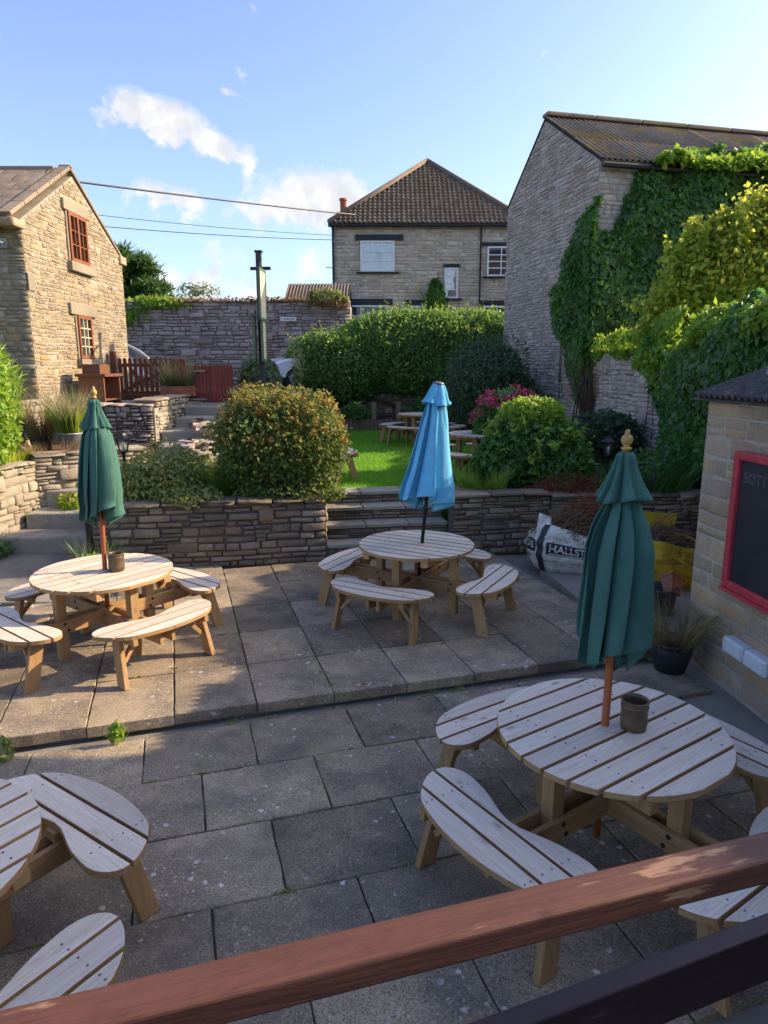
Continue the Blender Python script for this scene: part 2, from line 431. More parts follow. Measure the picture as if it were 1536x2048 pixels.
leaf_mat('grass_long', [(0.094, 0.225, 0.029), (0.156, 0.3, 0.036), (0.25, 0.33, 0.058)], 0.4)

m, t = newmat('turf')
p = wpos(t)
c = t.ramp(t.noise(p, 5, 5), [(0.3, (0.075, 0.16, 0.018)), (0.7, (0.125, 0.25, 0.027))])
finish(t, c, 0.95, t.noise(p, 60, 4), 0.8, 0.02)

M = MATS

# ------------------------------------------------------------------ object helpers


def tag(o, label=None, cat=None, group=None, kind=None):
    if label:
        o['label'] = label
    if cat:
        o['category'] = cat
    if group:
        o['group'] = group
    if kind:
        o['kind'] = kind
    return o


def empty(name, label, cat, loc=(0, 0, 0), rz=0, group=None):
    o = bpy.data.objects.new(name, None)
    COL.objects.link(o)
    o.location = loc
    o.rotation_euler = (0, 0, rz)
    o.empty_display_size = 0.1
    return tag(o, label, cat, group)


def link(name, me, mat, parent=None, smooth=False):
    o = bpy.data.objects.new(name, me)
    COL.objects.link(o)
    if mat is not None and not me.materials:
        me.materials.append(M[mat] if isinstance(mat, str) else mat)
    if smooth:
        me.polygons.foreach_set('use_smooth', [True] * len(me.polygons))
    if parent is not None:
        o.parent = parent
    return o


def bevel(o, wd=0.004, seg=2):
    b = o.modifiers.new('bevel', 'BEVEL')
    b.width = wd
    b.segments = seg
    b.limit_method = 'ANGLE'
    b.angle_limit = R(35)
    return o


class MB:
    def __init__(self):
        self.v = []
        self.f = []

    def add(self, vs, fs):
        k = len(self.v)
        self.v += [tuple(x) for x in vs]
        self.f += [tuple(i + k for i in f) for f in fs]
        return self

    def box(self, c, s, rot=None):
        vs = []
        for dx in (-.5, .5):
            for dy in (-.5, .5):
                for dz in (-.5, .5):
                    q = Vector((dx * s[0], dy * s[1], dz * s[2]))
                    if rot is not None:
                        q = rot @ q
                    vs.append(Vector(c) + q)
        return self.add(vs, [(0, 1, 3, 2), (4, 6, 7, 5), (0, 4, 5, 1), (2, 3, 7, 6), (0, 2, 6, 4), (1, 5, 7, 3)])

    def bar(self, a, b, wd, th, up=(0, 0, 1)):
        a, b = Vector(a), Vector(b)
        d = (b - a)
        L = d.length
        d.normalize()
        s = d.cross(Vector(up))
        if s.length < 1e-4:
            s = d.cross(Vector((1, 0, 0)))
        s.normalize()
        u = s.cross(d)
        return self.box((a + b) / 2, (L, wd, th), Matrix((d, s, u)).transposed())

    def prism(self, poly, z0, z1):
        n = len(poly)
        vs = [(x, y, z0) for x, y in poly] + [(x, y, z1) for x, y in poly]
        fs = [tuple(range(n - 1, -1, -1)), tuple(range(n, 2 * n))] + [(i, (i + 1) % n, (i + 1) % n + n, i + n) for i in range(n)]
        return self.add(vs, fs)

    def tube(self, pts, rad, n=8, cap=True):
        pts = [Vector(p) for p in pts]
        rad = rad if isinstance(rad, (list, tuple)) else [rad] * len(pts)
        vs, fs = [], []
        ref = Vector((0.31, 0.17, 0.93))
        for i, p in enumerate(pts):
            d = (pts[min(i + 1, len(pts) - 1)] - pts[max(i - 1, 0)])
            if d.length < 1e-9:
                d = Vector((0, 0, 1))
            d.normalize()
            r_ = ref if abs(d.dot(ref)) < 0.95 else Vector((1, 0, 0))
            s = d.cross(r_).normalized()
            u = s.cross(d)
            for k in range(n):
                a = 2 * PI * k / n
                vs.append(p + (s * math.cos(a) + u * math.sin(a)) * rad[i])
        for i in range(len(pts) - 1):
            for k in range(n):
                a, b = i * n + k, i * n + (k + 1) % n
                fs.append((a, b, b + n, a + n))
        if cap:
            fs.append(tuple(range(n - 1, -1, -1)))
            fs.append(tuple(range((len(pts) - 1) * n, len(pts) * n)))
        return self.add(vs, fs)

    def lathe(self, prof, c=(0, 0, 0), n=20):
        vs, fs = [], []
        for r_, z in prof:
            for k in range(n):
                a = 2 * PI * k / n
                vs.append((c[0] + r_ * math.cos(a), c[1] + r_ * math.sin(a), c[2] + z))
        for i in range(len(prof) - 1):
            for k in range(n):
                a, b = i * n + k, i * n + (k + 1) % n
                fs.append((a, b, b + n, a + n))
        fs.append(tuple(range(n - 1, -1, -1)))
        fs.append(tuple(range((len(prof) - 1) * n, len(prof) * n)))
        return self.add(vs, fs)

    def mesh(self, name):
        me = bpy.data.meshes.new(name)
        me.from_pydata([tuple(x) for x in self.v], [], self.f)
        bm_ = bmesh.new()
        bm_.from_mesh(me)
        bmesh.ops.recalc_face_normals(bm_, faces=bm_.faces)
        bm_.to_mesh(me)
        bm_.free()
        me.update()
        return me

    def build(self, name, mat, parent=None, smooth=False):
        return link(name, self.mesh(name), mat, parent, smooth)


def np_mesh(name, V, Q, tones=None):
    me = bpy.data.meshes.new(name)
    V = np.ascontiguousarray(V, dtype=np.float32)
    Q = np.ascontiguousarray(Q, dtype=np.int32)
    me.vertices.add(len(V))
    me.vertices.foreach_set('co', V.ravel())
    me.loops.add(Q.size)
    me.loops.foreach_set('vertex_index', Q.ravel())
    me.polygons.add(len(Q))
    me.polygons.foreach_set('loop_start', np.arange(0, Q.size, Q.shape[1], dtype=np.int32))
    me.update(calc_edges=True)
    if tones is not None:
        me.attributes.new('tone', 'FLOAT', 'FACE').data.foreach_set('value', np.ascontiguousarray(tones, dtype=np.float32))
    return me


def copy_tree(o, parent=None):
    c_ = o.copy()
    COL.objects.link(c_)
    c_.parent = parent
    for ch in [x for x in o.children]:
        copy_tree(ch, c_)
    return c_


# ------------------------------------------------------------------ foliage
RNG = np.random.default_rng(11)


def unit(a):
    return a / np.maximum(np.linalg.norm(a, axis=-1, keepdims=True), 1e-9)


def leaves_mesh(name, P, N, L, W, droop=0.3, spread=0.8):
    """small folded leaves, two triangles each, facing roughly along N"""
    n = len(P)
    nn = unit(N + RNG.normal(0, spread, (n, 3)))
    d = unit(np.cross(nn, RNG.normal(0, 1, (n, 3))))
    d[:, 2] -= droop
    d = unit(d)
    s = unit(np.cross(nn, d))
    k = RNG.uniform(0.45, 1.55, (n, 1))
    L_, W_ = L * k, W * k
    lift = nn * W_ * 0.35
    A = P
    B = P + d * L_ * 0.42 + s * W_ + lift
    C = P + d * L_
    D = P + d * L_ * 0.42 - s * W_ + lift
    V = np.stack([A, B, C, D], 1).reshape(-1, 3)
    i = np.arange(n) * 4
    Q = np.concatenate([np.stack([i, i + 2, i + 1], 1), np.stack([i, i + 3, i + 2], 1)])
    tn = RNG.uniform(0, 0.999, n)
    return np_mesh(name, V, Q, np.concatenate([tn, tn]))


def lumps(d, seed, nl=18, width=0.35):
    r_ = np.random.default_rng(seed)
    c_ = unit(r_.normal(0, 1, (nl, 3)))
    a = r_.uniform(-1, 1, nl)
    dd = d @ c_.T
    return (np.exp((dd - 1) / width ** 2 * 2) * a).sum(1)


def blob(n, c, r, seed=1, lump=0.15, power=2.0, shell=0.3, zmin=-1.0, nl=18):
    r_ = np.random.default_rng(seed)
    d = unit(r_.normal(0, 1, (int(n * 2.2), 3)))
    d = d[d[:, 2] > zmin][:n]
    sup = 1 / (np.abs(d) ** power).sum(1) ** (1 / power)
    k = sup * (1 + lump * lumps(d, seed + 5, nl))
    k = k * (1 - shell * r_.uniform(0, 1, len(d)) ** 1.8)
    P = np.array(c) + d * np.array(r) * k[:, None]
    return P, unit(d / np.array(r))


def foliage(name, blobs, L, W, mat, parent, droop=0.3, spread=0.8, zcut=None):
    P = np.concatenate([b[0] for b in blobs])
    N = np.concatenate([b[1] for b in blobs])
    if zcut is not None:
        k = P[:, 2] > zcut
        P, N = P[k], N[k]
    return link(name, leaves_mesh(name, P, N, L, W, droop, spread), mat, parent)


def blades_mesh(name, P, H, W, lean=0.35, seed=3, dirs=None):
    r_ = np.random.default_rng(seed)
    n = len(P)
    a = r_.uniform(0, 2 * PI, n)
    s = np.stack([np.cos(a), np.sin(a), np.zeros(n)], 1)
    h = H * r_.uniform(0.25, 1.25, (n, 1))
    ln = r_.normal(0, lean, (n, 3))
    ln[:, 2] = 0
    if dirs is not None:
        ln = ln + dirs
    up = np.array([0, 0, 1.0])
    A = P - s * W
    B = P + s * W
    mid = P + up * h * 0.55 + ln * h * 0.35
    C = mid + s * W * 0.6
    D = mid - s * W * 0.6
    T = P + up * h + ln * h
    V = np.stack([A, B, C, D, T], 1).reshape(-1, 3)
    i = np.arange(n) * 5
    Q = np.concatenate([np.stack([i, i + 1, i + 2], 1), np.stack([i, i + 2, i + 3], 1), np.stack([i + 3, i + 2, i + 4], 1)])
    tn = r_.uniform(0, 0.999, n)
    return np_mesh(name, V, Q, np.concatenate([tn, tn, tn]))


def branch_set(mb, base, tips, r0, r1=0.006, bend=0.12, n=5):
    for tp in tips:
        b, t_ = Vector(base), Vector(tp)
        pts, rr = [], []
        off = Vector((random.uniform(-1, 1), random.uniform(-1, 1), random.uniform(-.3, .6))) * bend * (t_ - b).length
        for i in range(n + 1):
            f = i / n
            pts.append(b.lerp(t_, f) + off * math.sin(f * PI))
            rr.append(r0 + (r1 - r0) * f)
        mb.tube(pts, rr, 6)


def bush(name, label, cat, base, blobs, L, W, mat, stems=8, stem_r=0.02, group=None, droop=0.3, spread=0.8, crown='foliage', zcut=None):
    o = empty(name, label, cat, base, group=group)
    b = Vector(base)
    loc = [(q[0] - np.array(base), q[1]) for q in blobs]
    f = foliage(crown, loc, L, W, mat, o, droop, spread, None if zcut is None else zcut - b.z)
    allp = np.concatenate([q[0] for q in loc])
    ok = allp[allp[:, 2] > 0.05]
    mb = MB()
    for k in range(stems):
        tp = ok[random.randrange(len(ok))] * 0.82
        branch_set(mb, (random.uniform(-.06, .06), random.uniform(-.06, .06), -0.05), [tp], stem_r, stem_r * 0.25)
    mb.build('stem', 'bark', o)['kind'] = 'stuff'
    return o, f


# ------------------------------------------------------------------ rubble masonry


def unit_stone(seed):
    """an irregular chamfered block: x = length, z = height, front towards -y; unit size"""
    r_ = random.Random(seed)
    j = lambda s: r_.uniform(-s, s)
    cx, cz = 0.05, 0.085
    o = [(-.5, -.5 + cz), (-.5 + cx, -.5), (.5 - cx, -.5), (.5, -.5 + cz), (.5, .5 - cz), (.5 - cx, .5), (-.5 + cx, .5), (-.5, .5 - cz)]
    o = [(x + j(.035) * (1 if abs(x) < .5 else .6), z + j(.07)) for x, z in o]
    vs = [(x, 0.6, z) for x, z in o] + [(x, -0.30 + j(.05), z) for x, z in o]
    vs += [(x * (0.94 + j(.03)), -0.5 + j(.045), z * (0.88 + j(.05))) for x, z in o]
    n = 8
    fs = []
    for k in range(2):
        for i in range(n):
            a, b = k * n + i, k * n + (i + 1) % n
            fs.append((a, b, b + n, a + n))
    fs.append((16, 17, 18, 19))
    fs.append((16, 19, 20, 23))
    fs.append((20, 21, 22, 23))
    return np.array(vs), np.array(fs)


STONES = [unit_stone(s) for s in range(14)]
STONE_ME = {}


def stone_mesh(i, mat):
    if (i, mat) not in STONE_ME:
        vs, fs = STONES[i]
        me = np_mesh('stone', vs, fs)
        me.materials.append(M[mat])
        STONE_ME[(i, mat)] = me
    return STONE_ME[(i, mat)]


def org(o):
    v = Vector((0, 0, 0))
    while o is not None:
        v += o.location
        o = o.parent
    return v


def spans_minus(spans, cuts):
    for c0, c1 in cuts:
        out = []
        for a, b in spans:
            if c1 <= a or c0 >= b:
                out.append((a, b))
            else:
                if c0 - a > 0.02:
                    out.append((a, c0))
                if b - c1 > 0.02:
                    out.append((c1, b))
        spans = out
    return spans


def masonry(parent, O, U, width, height, mat, span=None, openings=(), course=(0.07, 0.13), length=(0.14, 0.36), depth=0.05,
            proud=0.012, joint=0.012, maxparts=300, seed=1, size_at=None, piece='stone', wob=0.010, jump=0.0, wave=0.008):
    """stones laid in courses on the face through O with direction U (normal = U turned right); the largest become parts, the rest one mass"""
    r_ = random.Random(seed)
    O, U = Vector(O), Vector(U).normalized()
    Nn = Vector((U.y, -U.x, 0))
    items = []
    v = 0.0
    while v < height - 0.02:
        k = 1.0 if size_at is None else size_at(v)
        h = r_.uniform(*course) * k
        if height - v - h < course[0] * 0.6:
            h = height - v
        vm = v + h / 2
        sp = [span(vm)] if span else [(0, width)]
        sp = [s for s in sp if s[1] - s[0] > 0.05]
        sp = spans_minus(sp, [(a, c) for a, b, c, d in openings if b - h * 0.35 < vm < d + h * 0.35])
        for a, b in sp:
            u = a
            while u < b - 1e-4:
                wd = r_.uniform(*length) * k * (1.0 if r_.random() < 0.75 else 0.55)
                if b - u - wd < length[0] * 0.6:
                    wd = b - u
                # now and then a block is split into two thin ones
                if h > course[0] * 1.25 and r_.random() < 0.28:
                    f = r_.uniform(0.4, 0.6)
                    items.append((u + wd / 2, v + h * f / 2, wd, h * f))
                    items.append((u + wd / 2, v + h * (1 + f) / 2, wd, h * (1 - f)))
                else:
                    items.append((u + wd / 2, vm, wd, h))
                u += wd
        v += h
    if jump:
        w1, w2 = r_.uniform(0, 6), r_.uniform(0, 6)
        out = []
        for (u, vv, wd, h) in items:
            dv = wave * (math.sin(u * 2.1 + w1) + 0.6 * math.sin(u * 5.3 + w2)) * min(1.0, vv * 4, max(0.0, (height - vv) * 4))
            if r_.random() < jump and span is None and 0.12 < vv < height - 0.12 and wd / 2 * 1.2 < u < width - wd / 2 * 1.2 and not openings:
                out.append((u, vv + dv, wd * r_.uniform(0.9, 1.2), h * r_.uniform(1.35, 1.8), 1.7))
            else:
                out.append((u, vv + dv, wd * r_.uniform(0.95, 1.0), h * r_.uniform(0.86, 1.04), 1.0))
        items = out
    else:
        items = [q + (1.0,) for q in items]
    items.sort(key=lambda q: -q[2] * q[3])
    rot = Matrix((U, -Nn, Vector((0, 0, 1)))).transposed()      # x -> U, y -> inward, z -> up
    VV, FF, TT, base = [], [], [], 0
    for i, (u, vv, wd, h, big_) in enumerate(items):
        pr = proud * r_.uniform(0.3, 1.9) * big_
        j = joint * r_.uniform(0.6, 1.3)
        sx, sy, sz = max(0.02, wd - j), depth, max(0.015, h - j)
        ctr = O + U * u + Vector((0, 0, vv + r_.uniform(-wob, wob) * 0.4)) + Nn * (pr - depth * 0.5)
        tilt = Matrix.Rotation(r_.uniform(-.03, .03), 3, 'Y')
        idx = r_.randrange(len(STONES))
        if i < maxparts:
            o = bpy.data.objects.new(piece, stone_mesh(idx, mat))
            COL.objects.link(o)
            o.parent = parent
            mt = (rot @ tilt).to_4x4() @ Matrix.Diagonal((sx, sy, sz, 1))
            mt.translation = ctr
            o.matrix_basis = Matrix.Translation(-org(parent)) @ mt
        else:
            vs, fs = STONES[idx]
            mt = np.array(rot @ tilt)
            VV.append((vs * np.array((sx, sy, sz))) @ mt.T + np.array(ctr))
            FF.append(fs + base)
            base += len(vs)
            TT.append(np.full(len(fs), r_.random() * 0.999))
    if VV:
        V = np.concatenate(VV) - np.array(org(parent))
        o = link('stonework', np_mesh('stonework', V, np.concatenate(FF), np.concatenate(TT)), mat, parent)
        o['kind'] = 'stuff'
    return items


def rel(parent, mb):
    """shift a builder given in world coordinates into the parent's space (parents are not rotated)"""
    og = org(parent)
    mb.v = [tuple(Vector(q) - og) for q in mb.v]
    return mb


def wall_body(parent, poly, z0, z1, mat, name='core'):
    return rel(parent, MB().prism(poly, z0, z1)).build(name, mat, parent)



def part(parent, name, mat, mb, smooth=False, bev=0):
    o = rel(parent, mb).build(name, mat, parent, smooth)
    if bev:
        bevel(o, bev)
    return o


def struct(name, mat, mb):
    o = mb.build(name, mat)
    o['kind'] = 'structure'
    return o


# ------------------------------------------------------------------ the setting: ground, patios, lawn, terraces, road
ground = struct('ground', 'field', MB().prism([(-600, -300), (600, -300), (600, 900), (-600, 900)], -1.2, -0.35))

YAW = 0.295
CA, SA = math.cos(YAW), math.sin(YAW)
patio = struct('lower_patio', 'concrete', MB().prism([(-9, -4), (12, -4), (12, 9.2), (-9, 9.2)], -0.34, -0.035))


def slab_mesh(a, b, th=0.05, seed=0):
    r_ = random.Random(seed)
    e = 0.006
    mb = MB()
    pts = []
    n = 7
    for (x0, y0, x1, y1) in ((-a / 2, -b / 2, a / 2, -b / 2), (a / 2, -b / 2, a / 2, b / 2), (a / 2, b / 2, -a / 2, b / 2), (-a / 2, b / 2, -a / 2, -b / 2)):
        for k in range(n):
            f = k / n
            jj = 0.0 if k == 0 else r_.uniform(-.0035, .0035)
            x, y = x0 + (x1 - x0) * f, y0 + (y1 - y0) * f
            pts.append((x + jj, y + jj))
    m_ = len(pts)
    ins = [(x * (1 - 2 * e / a), y * (1 - 2 * e / b)) for x, y in pts]
    vs = [(x, y, -th) for x, y in pts] + [(x, y, -e) for x, y in pts] + [(x, y, 0) for x, y in ins]
    fs = [(k * m_ + i, k * m_ + (i + 1) % m_, (k + 1) * m_ + (i + 1) % m_, (k + 1) * m_ + i) for k in range(2) for i in range(m_)]
    fs.append(tuple(range(2 * m_, 3 * m_)))
    me = mb.add(vs, fs).mesh('slab')
    me.materials.append(M['paving'])
    return me


SLABS = [slab_mesh(0.747, 0.597, 0.05, s) for s in range(5)]
SLABS_UP = [slab_mesh(0.608, 0.752, 0.085, s + 9) for s in range(5)]


def lay(parent, meshes, ox, oy, a0, b0, z):
    x, y = ox + a0 * CA - b0 * SA, oy + a0 * SA + b0 * CA
    o = bpy.data.objects.new('slab', random.choice(meshes))
    COL.objects.link(o)
    o.parent = parent
    o.location = Vector((x, y, z + random.uniform(-.004, .004))) - org(parent)
    o.rotation_euler = (random.uniform(-.006, .006), random.uniform(-.006, .006), YAW + (PI if random.random() < .5 else 0) + random.uniform(-.003, .003))
    return o


LX, LY, LA, LB = -1.578, 4.0, 0.755, 0.605
for j in range(-4, 1):
    off = 0.5 if j % 2 else 0.0
    for i in range(-4, 7):
        a0, b0 = (i + off + 0.5) * LA, (j + 0.5) * LB
        x, y = LX + a0 * CA - b0 * SA, LY + a0 * SA + b0 * CA
        if x > 2.55 or x < -4.6 or y < 0.9:
            continue
        lay(patio, SLABS, LX, LY, a0, b0, 0.0)

UX, UY, UA, UB = -2.387, 5.275, 0.616, 0.76
UZ = 0.095


def up(a0, b0):
    return (UX + a0 * CA - b0 * SA, UY + a0 * SA + b0 * CA)


# bed of the raised patio, set back a little from the slabs' front edge
upper = struct('raised_patio', 'concrete', MB().prism([up(-3.2, -0.70), up(4.50, -0.70), (2.30, 7.0), (2.02, 8.4), (2.3, 9.6), (-6.2, 9.6), up(-3.6, 2.2)], -0.33, UZ - 0.055))
for j in range(-1, 5):
    for i in range(-5, 8):
        a0, b0 = (i + 0.5) * UA, (j + 0.5) * UB
        x, y = up(a0, b0)
        yw = 8.5 + (x + 3.65) * 0.165
        if x > 2.30 or x < -5.2 or y > yw + 0.15 or (x < -3.1 and b0 > 2.0) or (x < -2.75 and b0 > 2.7):
            continue
        lay(upper, SLABS_UP, UX, UY, a0, b0, UZ)
struct('side_path', 'concrete', MB().prism([(-6.6, 7.2), (-3.62, 7.3), (-3.2, 8.7), (-3.9, 9.6), (-6.6, 9.6)], -0.3, UZ - 0.012))
struct('raised_pad', 'concrete', MB().prism([(1.99, 8.4), (2.20, 7.0), (2.40, 6.2), (4.9, 6.2), (4.9, 9.7), (2.3, 9.7)], -0.3, 0.145))

LAWN_Z = 0.82
lawn = struct('lawn', 'turf', MB().prism([(-4.0, 9.75), (0.9, 10.15), (5.0, 10.4), (4.9, 16.3), (3.7, 20.8), (-3.8, 20.8), (-3.6, 13.0)], -0.3, LAWN_Z))
struct('garden_bed', 'soil', MB().prism([(-3.85, 8.6), (-0.85, 9.1), (-0.85, 9.85), (-1.3, 10.6), (-3.6, 10.3), (-4.0, 9.6)], -0.3, 0.875))
struct('shrub_bed', 'soil', MB().prism([(1.15, 9.55), (2.2, 9.62), (4.95, 9.72), (4.95, 16.0), (3.6, 15.5), (2.4, 11.6), (1.15, 10.5)], -0.3, 0.885))
struct('cottage_terrace', 'soil', MB().prism([(-14, 8.2), (-5.75, 8.2), (-5.35, 10.5), (-4.05, 11.45), (-4.3, 13.4), (-14, 13.4)], -0.3, 1.22))
struct('flagged_terrace', 'stone_step', MB().prism([(-14, 13.4), (-4.45, 13.4), (-4.45, 17.0), (-14, 17.0)], -0.3, 1.88))
struct('road', 'asphalt', MB().prism([(-60, 17.0), (-3.2, 17.0), (-3.2, 22.1), (60, 22.1), (60, 60), (-60, 60)], -0.3, 2.0))
struct('bank', 'soil', MB().prism([(-3.4, 20.7), (6, 20.7), (6, 22.2), (-3.4, 22.2)], -0.3, 1.25))

# ------------------------------------------------------------------ yard walls


def yard_wall(name, label, a, b, z0, z1, thick, mat, mortar, seed, course, length, cap=True, capmat=None, depth=0.09, proud=0.019, joint=0.015, ends=True, capname='coping_stone', maxparts=300):
    """free-standing or retaining rubble wall; the visible face is on the right-hand side of a -> b"""
    a, b = Vector((*a, 0)), Vector((*b, 0))
    U = (b - a).normalized()
    Nn = Vector((U.y, -U.x, 0))
    L = (b - a).length
    o = empty(name, label, 'wall', (a.x, a.y, z0))
    poly = [a, b, b - Nn * thick, a - Nn * thick]
    wall_body(o, [(q.x, q.y) for q in poly], z0 - 0.15, z1 - 0.02, mortar)
    masonry(o, (a.x, a.y, z0), U, L, z1 - z0, mat, course=course, length=length, depth=depth, proud=proud, joint=joint, seed=seed, maxparts=maxparts, jump=0.12)
    if ends:
        e0 = b
        masonry(o, (e0.x, e0.y, z0), -Nn, thick, z1 - z0, mat, course=course, length=length, depth=depth, proud=proud, joint=joint, seed=seed + 50, maxparts=40)
    if cap:
        r_ = random.Random(seed)
        u = 0.0
        while u < L:
            wd = min(r_.uniform(0.25, 0.55), L - u)
            if L - u - wd < 0.12:
                wd = L - u
            c_ = a + U * (u + wd / 2) - Nn * (thick / 2 - 0.02) + Vector((0, 0, z1 + 0.012 + r_.uniform(-.008, .008)))
            st = bpy.data.objects.new(capname, stone_mesh(r_.randrange(len(STONES)), capmat or mat))
            COL.objects.link(st)
            st.parent = o
            mt = Matrix((U, -Nn, Vector((0, 0, 1)))).transposed().to_4x4() @ Matrix.Rotation(r_.uniform(-.03, .03), 4, 'Z') @ Matrix.Diagonal((wd - 0.015, thick + 0.05, r_.uniform(.045, .07), 1))
            mt.translation = c_ - org(o)
            st.matrix_basis = mt
            u += wd
    return o


yard_wall('retaining_wall', 'grey-brown rubble retaining wall below the round fuchsia bush', (-3.72, 8.49), (-0.78, 8.98), 0.07, 0.90, 0.30, 'stone_yard', 'mortar_dark', 21, (0.065, 0.135), (0.16, 0.46), maxparts=260)
yard_wall('retaining_wall', 'dark rubble retaining wall behind the white rubble sack', (0.96, 9.30), (2.35, 9.50), 0.07, 0.90, 0.30, 'stone_yard', 'mortar_dark', 22, (0.05, 0.10), (0.16, 0.42), ends=False, maxparts=200)
yard_wall('retaining_wall', 'dark rubble wall end flanking the garden steps beside the blue parasol', (0.99, 10.05), (0.965, 9.36), 0.07, 0.90, 0.3, 'stone_yard', 'mortar_dark', 27, (0.05, 0.10), (0.16, 0.42), ends=False, maxparts=60)
yard_wall('retaining_wall', 'low stone wall running behind the yellow sack', (2.36, 9.505), (4.9, 9.62), 0.1, 0.86, 0.28, 'stone_yard', 'mortar_dark', 29, (0.05, 0.10), (0.16, 0.42), ends=False, maxparts=120)
yard_wall('terrace_wall', 'sunlit pale rubble wall at the edge of the patio below the creeper', (-5.85, 7.0), (-5.30, 10.3), 0.05, 1.24, 0.35, 'stone_pale', 'mortar_pale', 23, (0.07, 0.15), (0.14, 0.38), depth=0.10, proud=0.022, joint=0.013, ends=False)
yard_wall('terrace_wall', 'sunlit pale rubble wall behind the green parasol by the mossy steps', (-5.30, 10.3), (-3.95, 11.35), 0.25, 1.32, 0.35, 'stone_pale', 'mortar_pale', 24, (0.06, 0.13), (0.12, 0.34), depth=0.10, proud=0.022, joint=0.013, maxparts=200)
yard_wall('dry_stone_wall', 'bluish dry stone wall below the flagged terrace and brown gate', (-5.7, 13.30), (-4.46, 13.36), 0.95, 1.93, 0.35, 'stone_road', 'mortar_dark', 25, (0.05, 0.11), (0.10, 0.24), depth=0.12, proud=0.03, joint=0.022, ends=False)
yard_wall('dry_stone_wall', 'dry stone wall climbing beside the steps to the red gate', (-4.46, 13.44), (-4.44, 15.7), 0.95, 2.02, 0.35, 'stone_pale', 'mortar_dark', 26, (0.06, 0.12), (0.12, 0.28), depth=0.12, proud=0.03, joint=0.022, ends=False)
yard_wall('garden_wall', 'brown rubble garden wall under bright creeper beside the barn', (4.86, 16.4), (4.98, 12.2), 0.85, 3.02, 0.45, 'stone_barn', 'mortar_barn', 28, (0.07, 0.13), (0.16, 0.42), ends=False, maxparts=280)
yard_wall('garden_wall', 'garden wall hidden under the long curtain of ivy', (4.98, 12.19), (5.10, 6.9), 0.1, 3.05, 0.45, 'stone_barn', 'mortar_barn', 33, (0.10, 0.16), (0.25, 0.5), ends=False, maxparts=0, cap=False)
yard_wall('roadside_wall', 'tall dark stone wall with overgrown top across the road', (-22.0, 25.0), (-1.2, 25.2), 1.9, 4.92, 0.5, 'stone_road', 'mortar_road', 30, (0.10, 0.17), (0.22, 0.62), ends=False, depth=0.14, proud=0.025, joint=0.025, maxparts=300)
yard_wall('bank_wall', 'low dark stone wall in the shadow under the big hedge', (-3.4, 22.05), (5.0, 22.05), 1.1, 2.02, 0.4, 'stone_yard', 'mortar_dark', 31, (0.09, 0.16), (0.2, 0.5), ends=False, cap=False, maxparts=150)

# garden steps between the two retaining walls
st = empty('garden_steps', 'four stone steps up to the lawn behind the blue parasol', 'steps', (0.1, 9.2, 0.09))
SU = Vector((math.cos(0.165), math.sin(0.165), 0))
SN = Vector((SU.y, -SU.x, 0))
S0 = Vector((-0.775, 9.0, 0))
zs = [0.30, 0.50, 0.69, 0.86]
for k, z in enumerate(zs):
    f0 = S0 - SN * (0.02 + 0.30 * k)
    poly = [f0, f0 + SU * 1.76, f0 + SU * 1.76 - SN * 0.45, f0 - SN * 0.45]
    wall_body(st, [(q.x, q.y) for q in poly], 0.0, z - 0.052, 'mortar_dark', 'step_core')
    masonry(st, (f0.x, f0.y, (zs[k - 1] if k else 0.08)), SU, 1.76, z - 0.055 - (zs[k - 1] if k else 0.08), 'stone_yard', course=(0.05, 0.09), length=(0.2, 0.42), depth=0.06, proud=0.008, joint=0.02, seed=70 + k)
    u = 0
    for wd in (0.58, 0.62, 0.56):
        c_ = f0 + SU * (u + wd / 2) - SN * 0.165 + Vector((0, 0, z - 0.026))
        o = part(st, 'tread', 'stone_step', MB().box(c_, (wd - 0.012, 0.41, 0.05), Matrix((SU, -SN, Vector((0, 0, 1)))).transposed()), bev=0.008)
        u += wd

# mossy steps at the far end of the patio
st = empty('mossy_steps', 'mossy stone steps between the pale wall and the patio corner', 'steps', (-4.6, 9.6, 0.1))
for k, (y0, z, x0, x1) in enumerate(((9.30, 0.32, -5.36, -4.0), (9.85, 0.55, -5.28, -4.02), (10.35, 0.80, -5.2, -4.0))):
    part(st, 'tread', 'stone_step', MB().prism([(x0, y0), (x1, y0 + 0.10), (x1, y0 + 0.95), (x0, y0 + 0.9)], -0.1, z), bev=0.025)
# steps up to the red gate
st = empty('path_steps', 'weathered stone steps climbing to the red picket gate', 'steps', (-3.9, 14, 0.8))
for k, (y0, z) in enumerate(((11.6, 1.02), (12.7, 1.22), (13.6, 1.42), (14.5, 1.62), (15.25, 1.82))):
    part(st, 'tread', 'stone_step', MB().prism([(-4.42, y0), (-3.3 + 0.03 * k, y0 + 0.05), (-3.3 + 0.03 * k, 17.0), (-4.42, 17.0)], 0.3, z), bev=0.03)
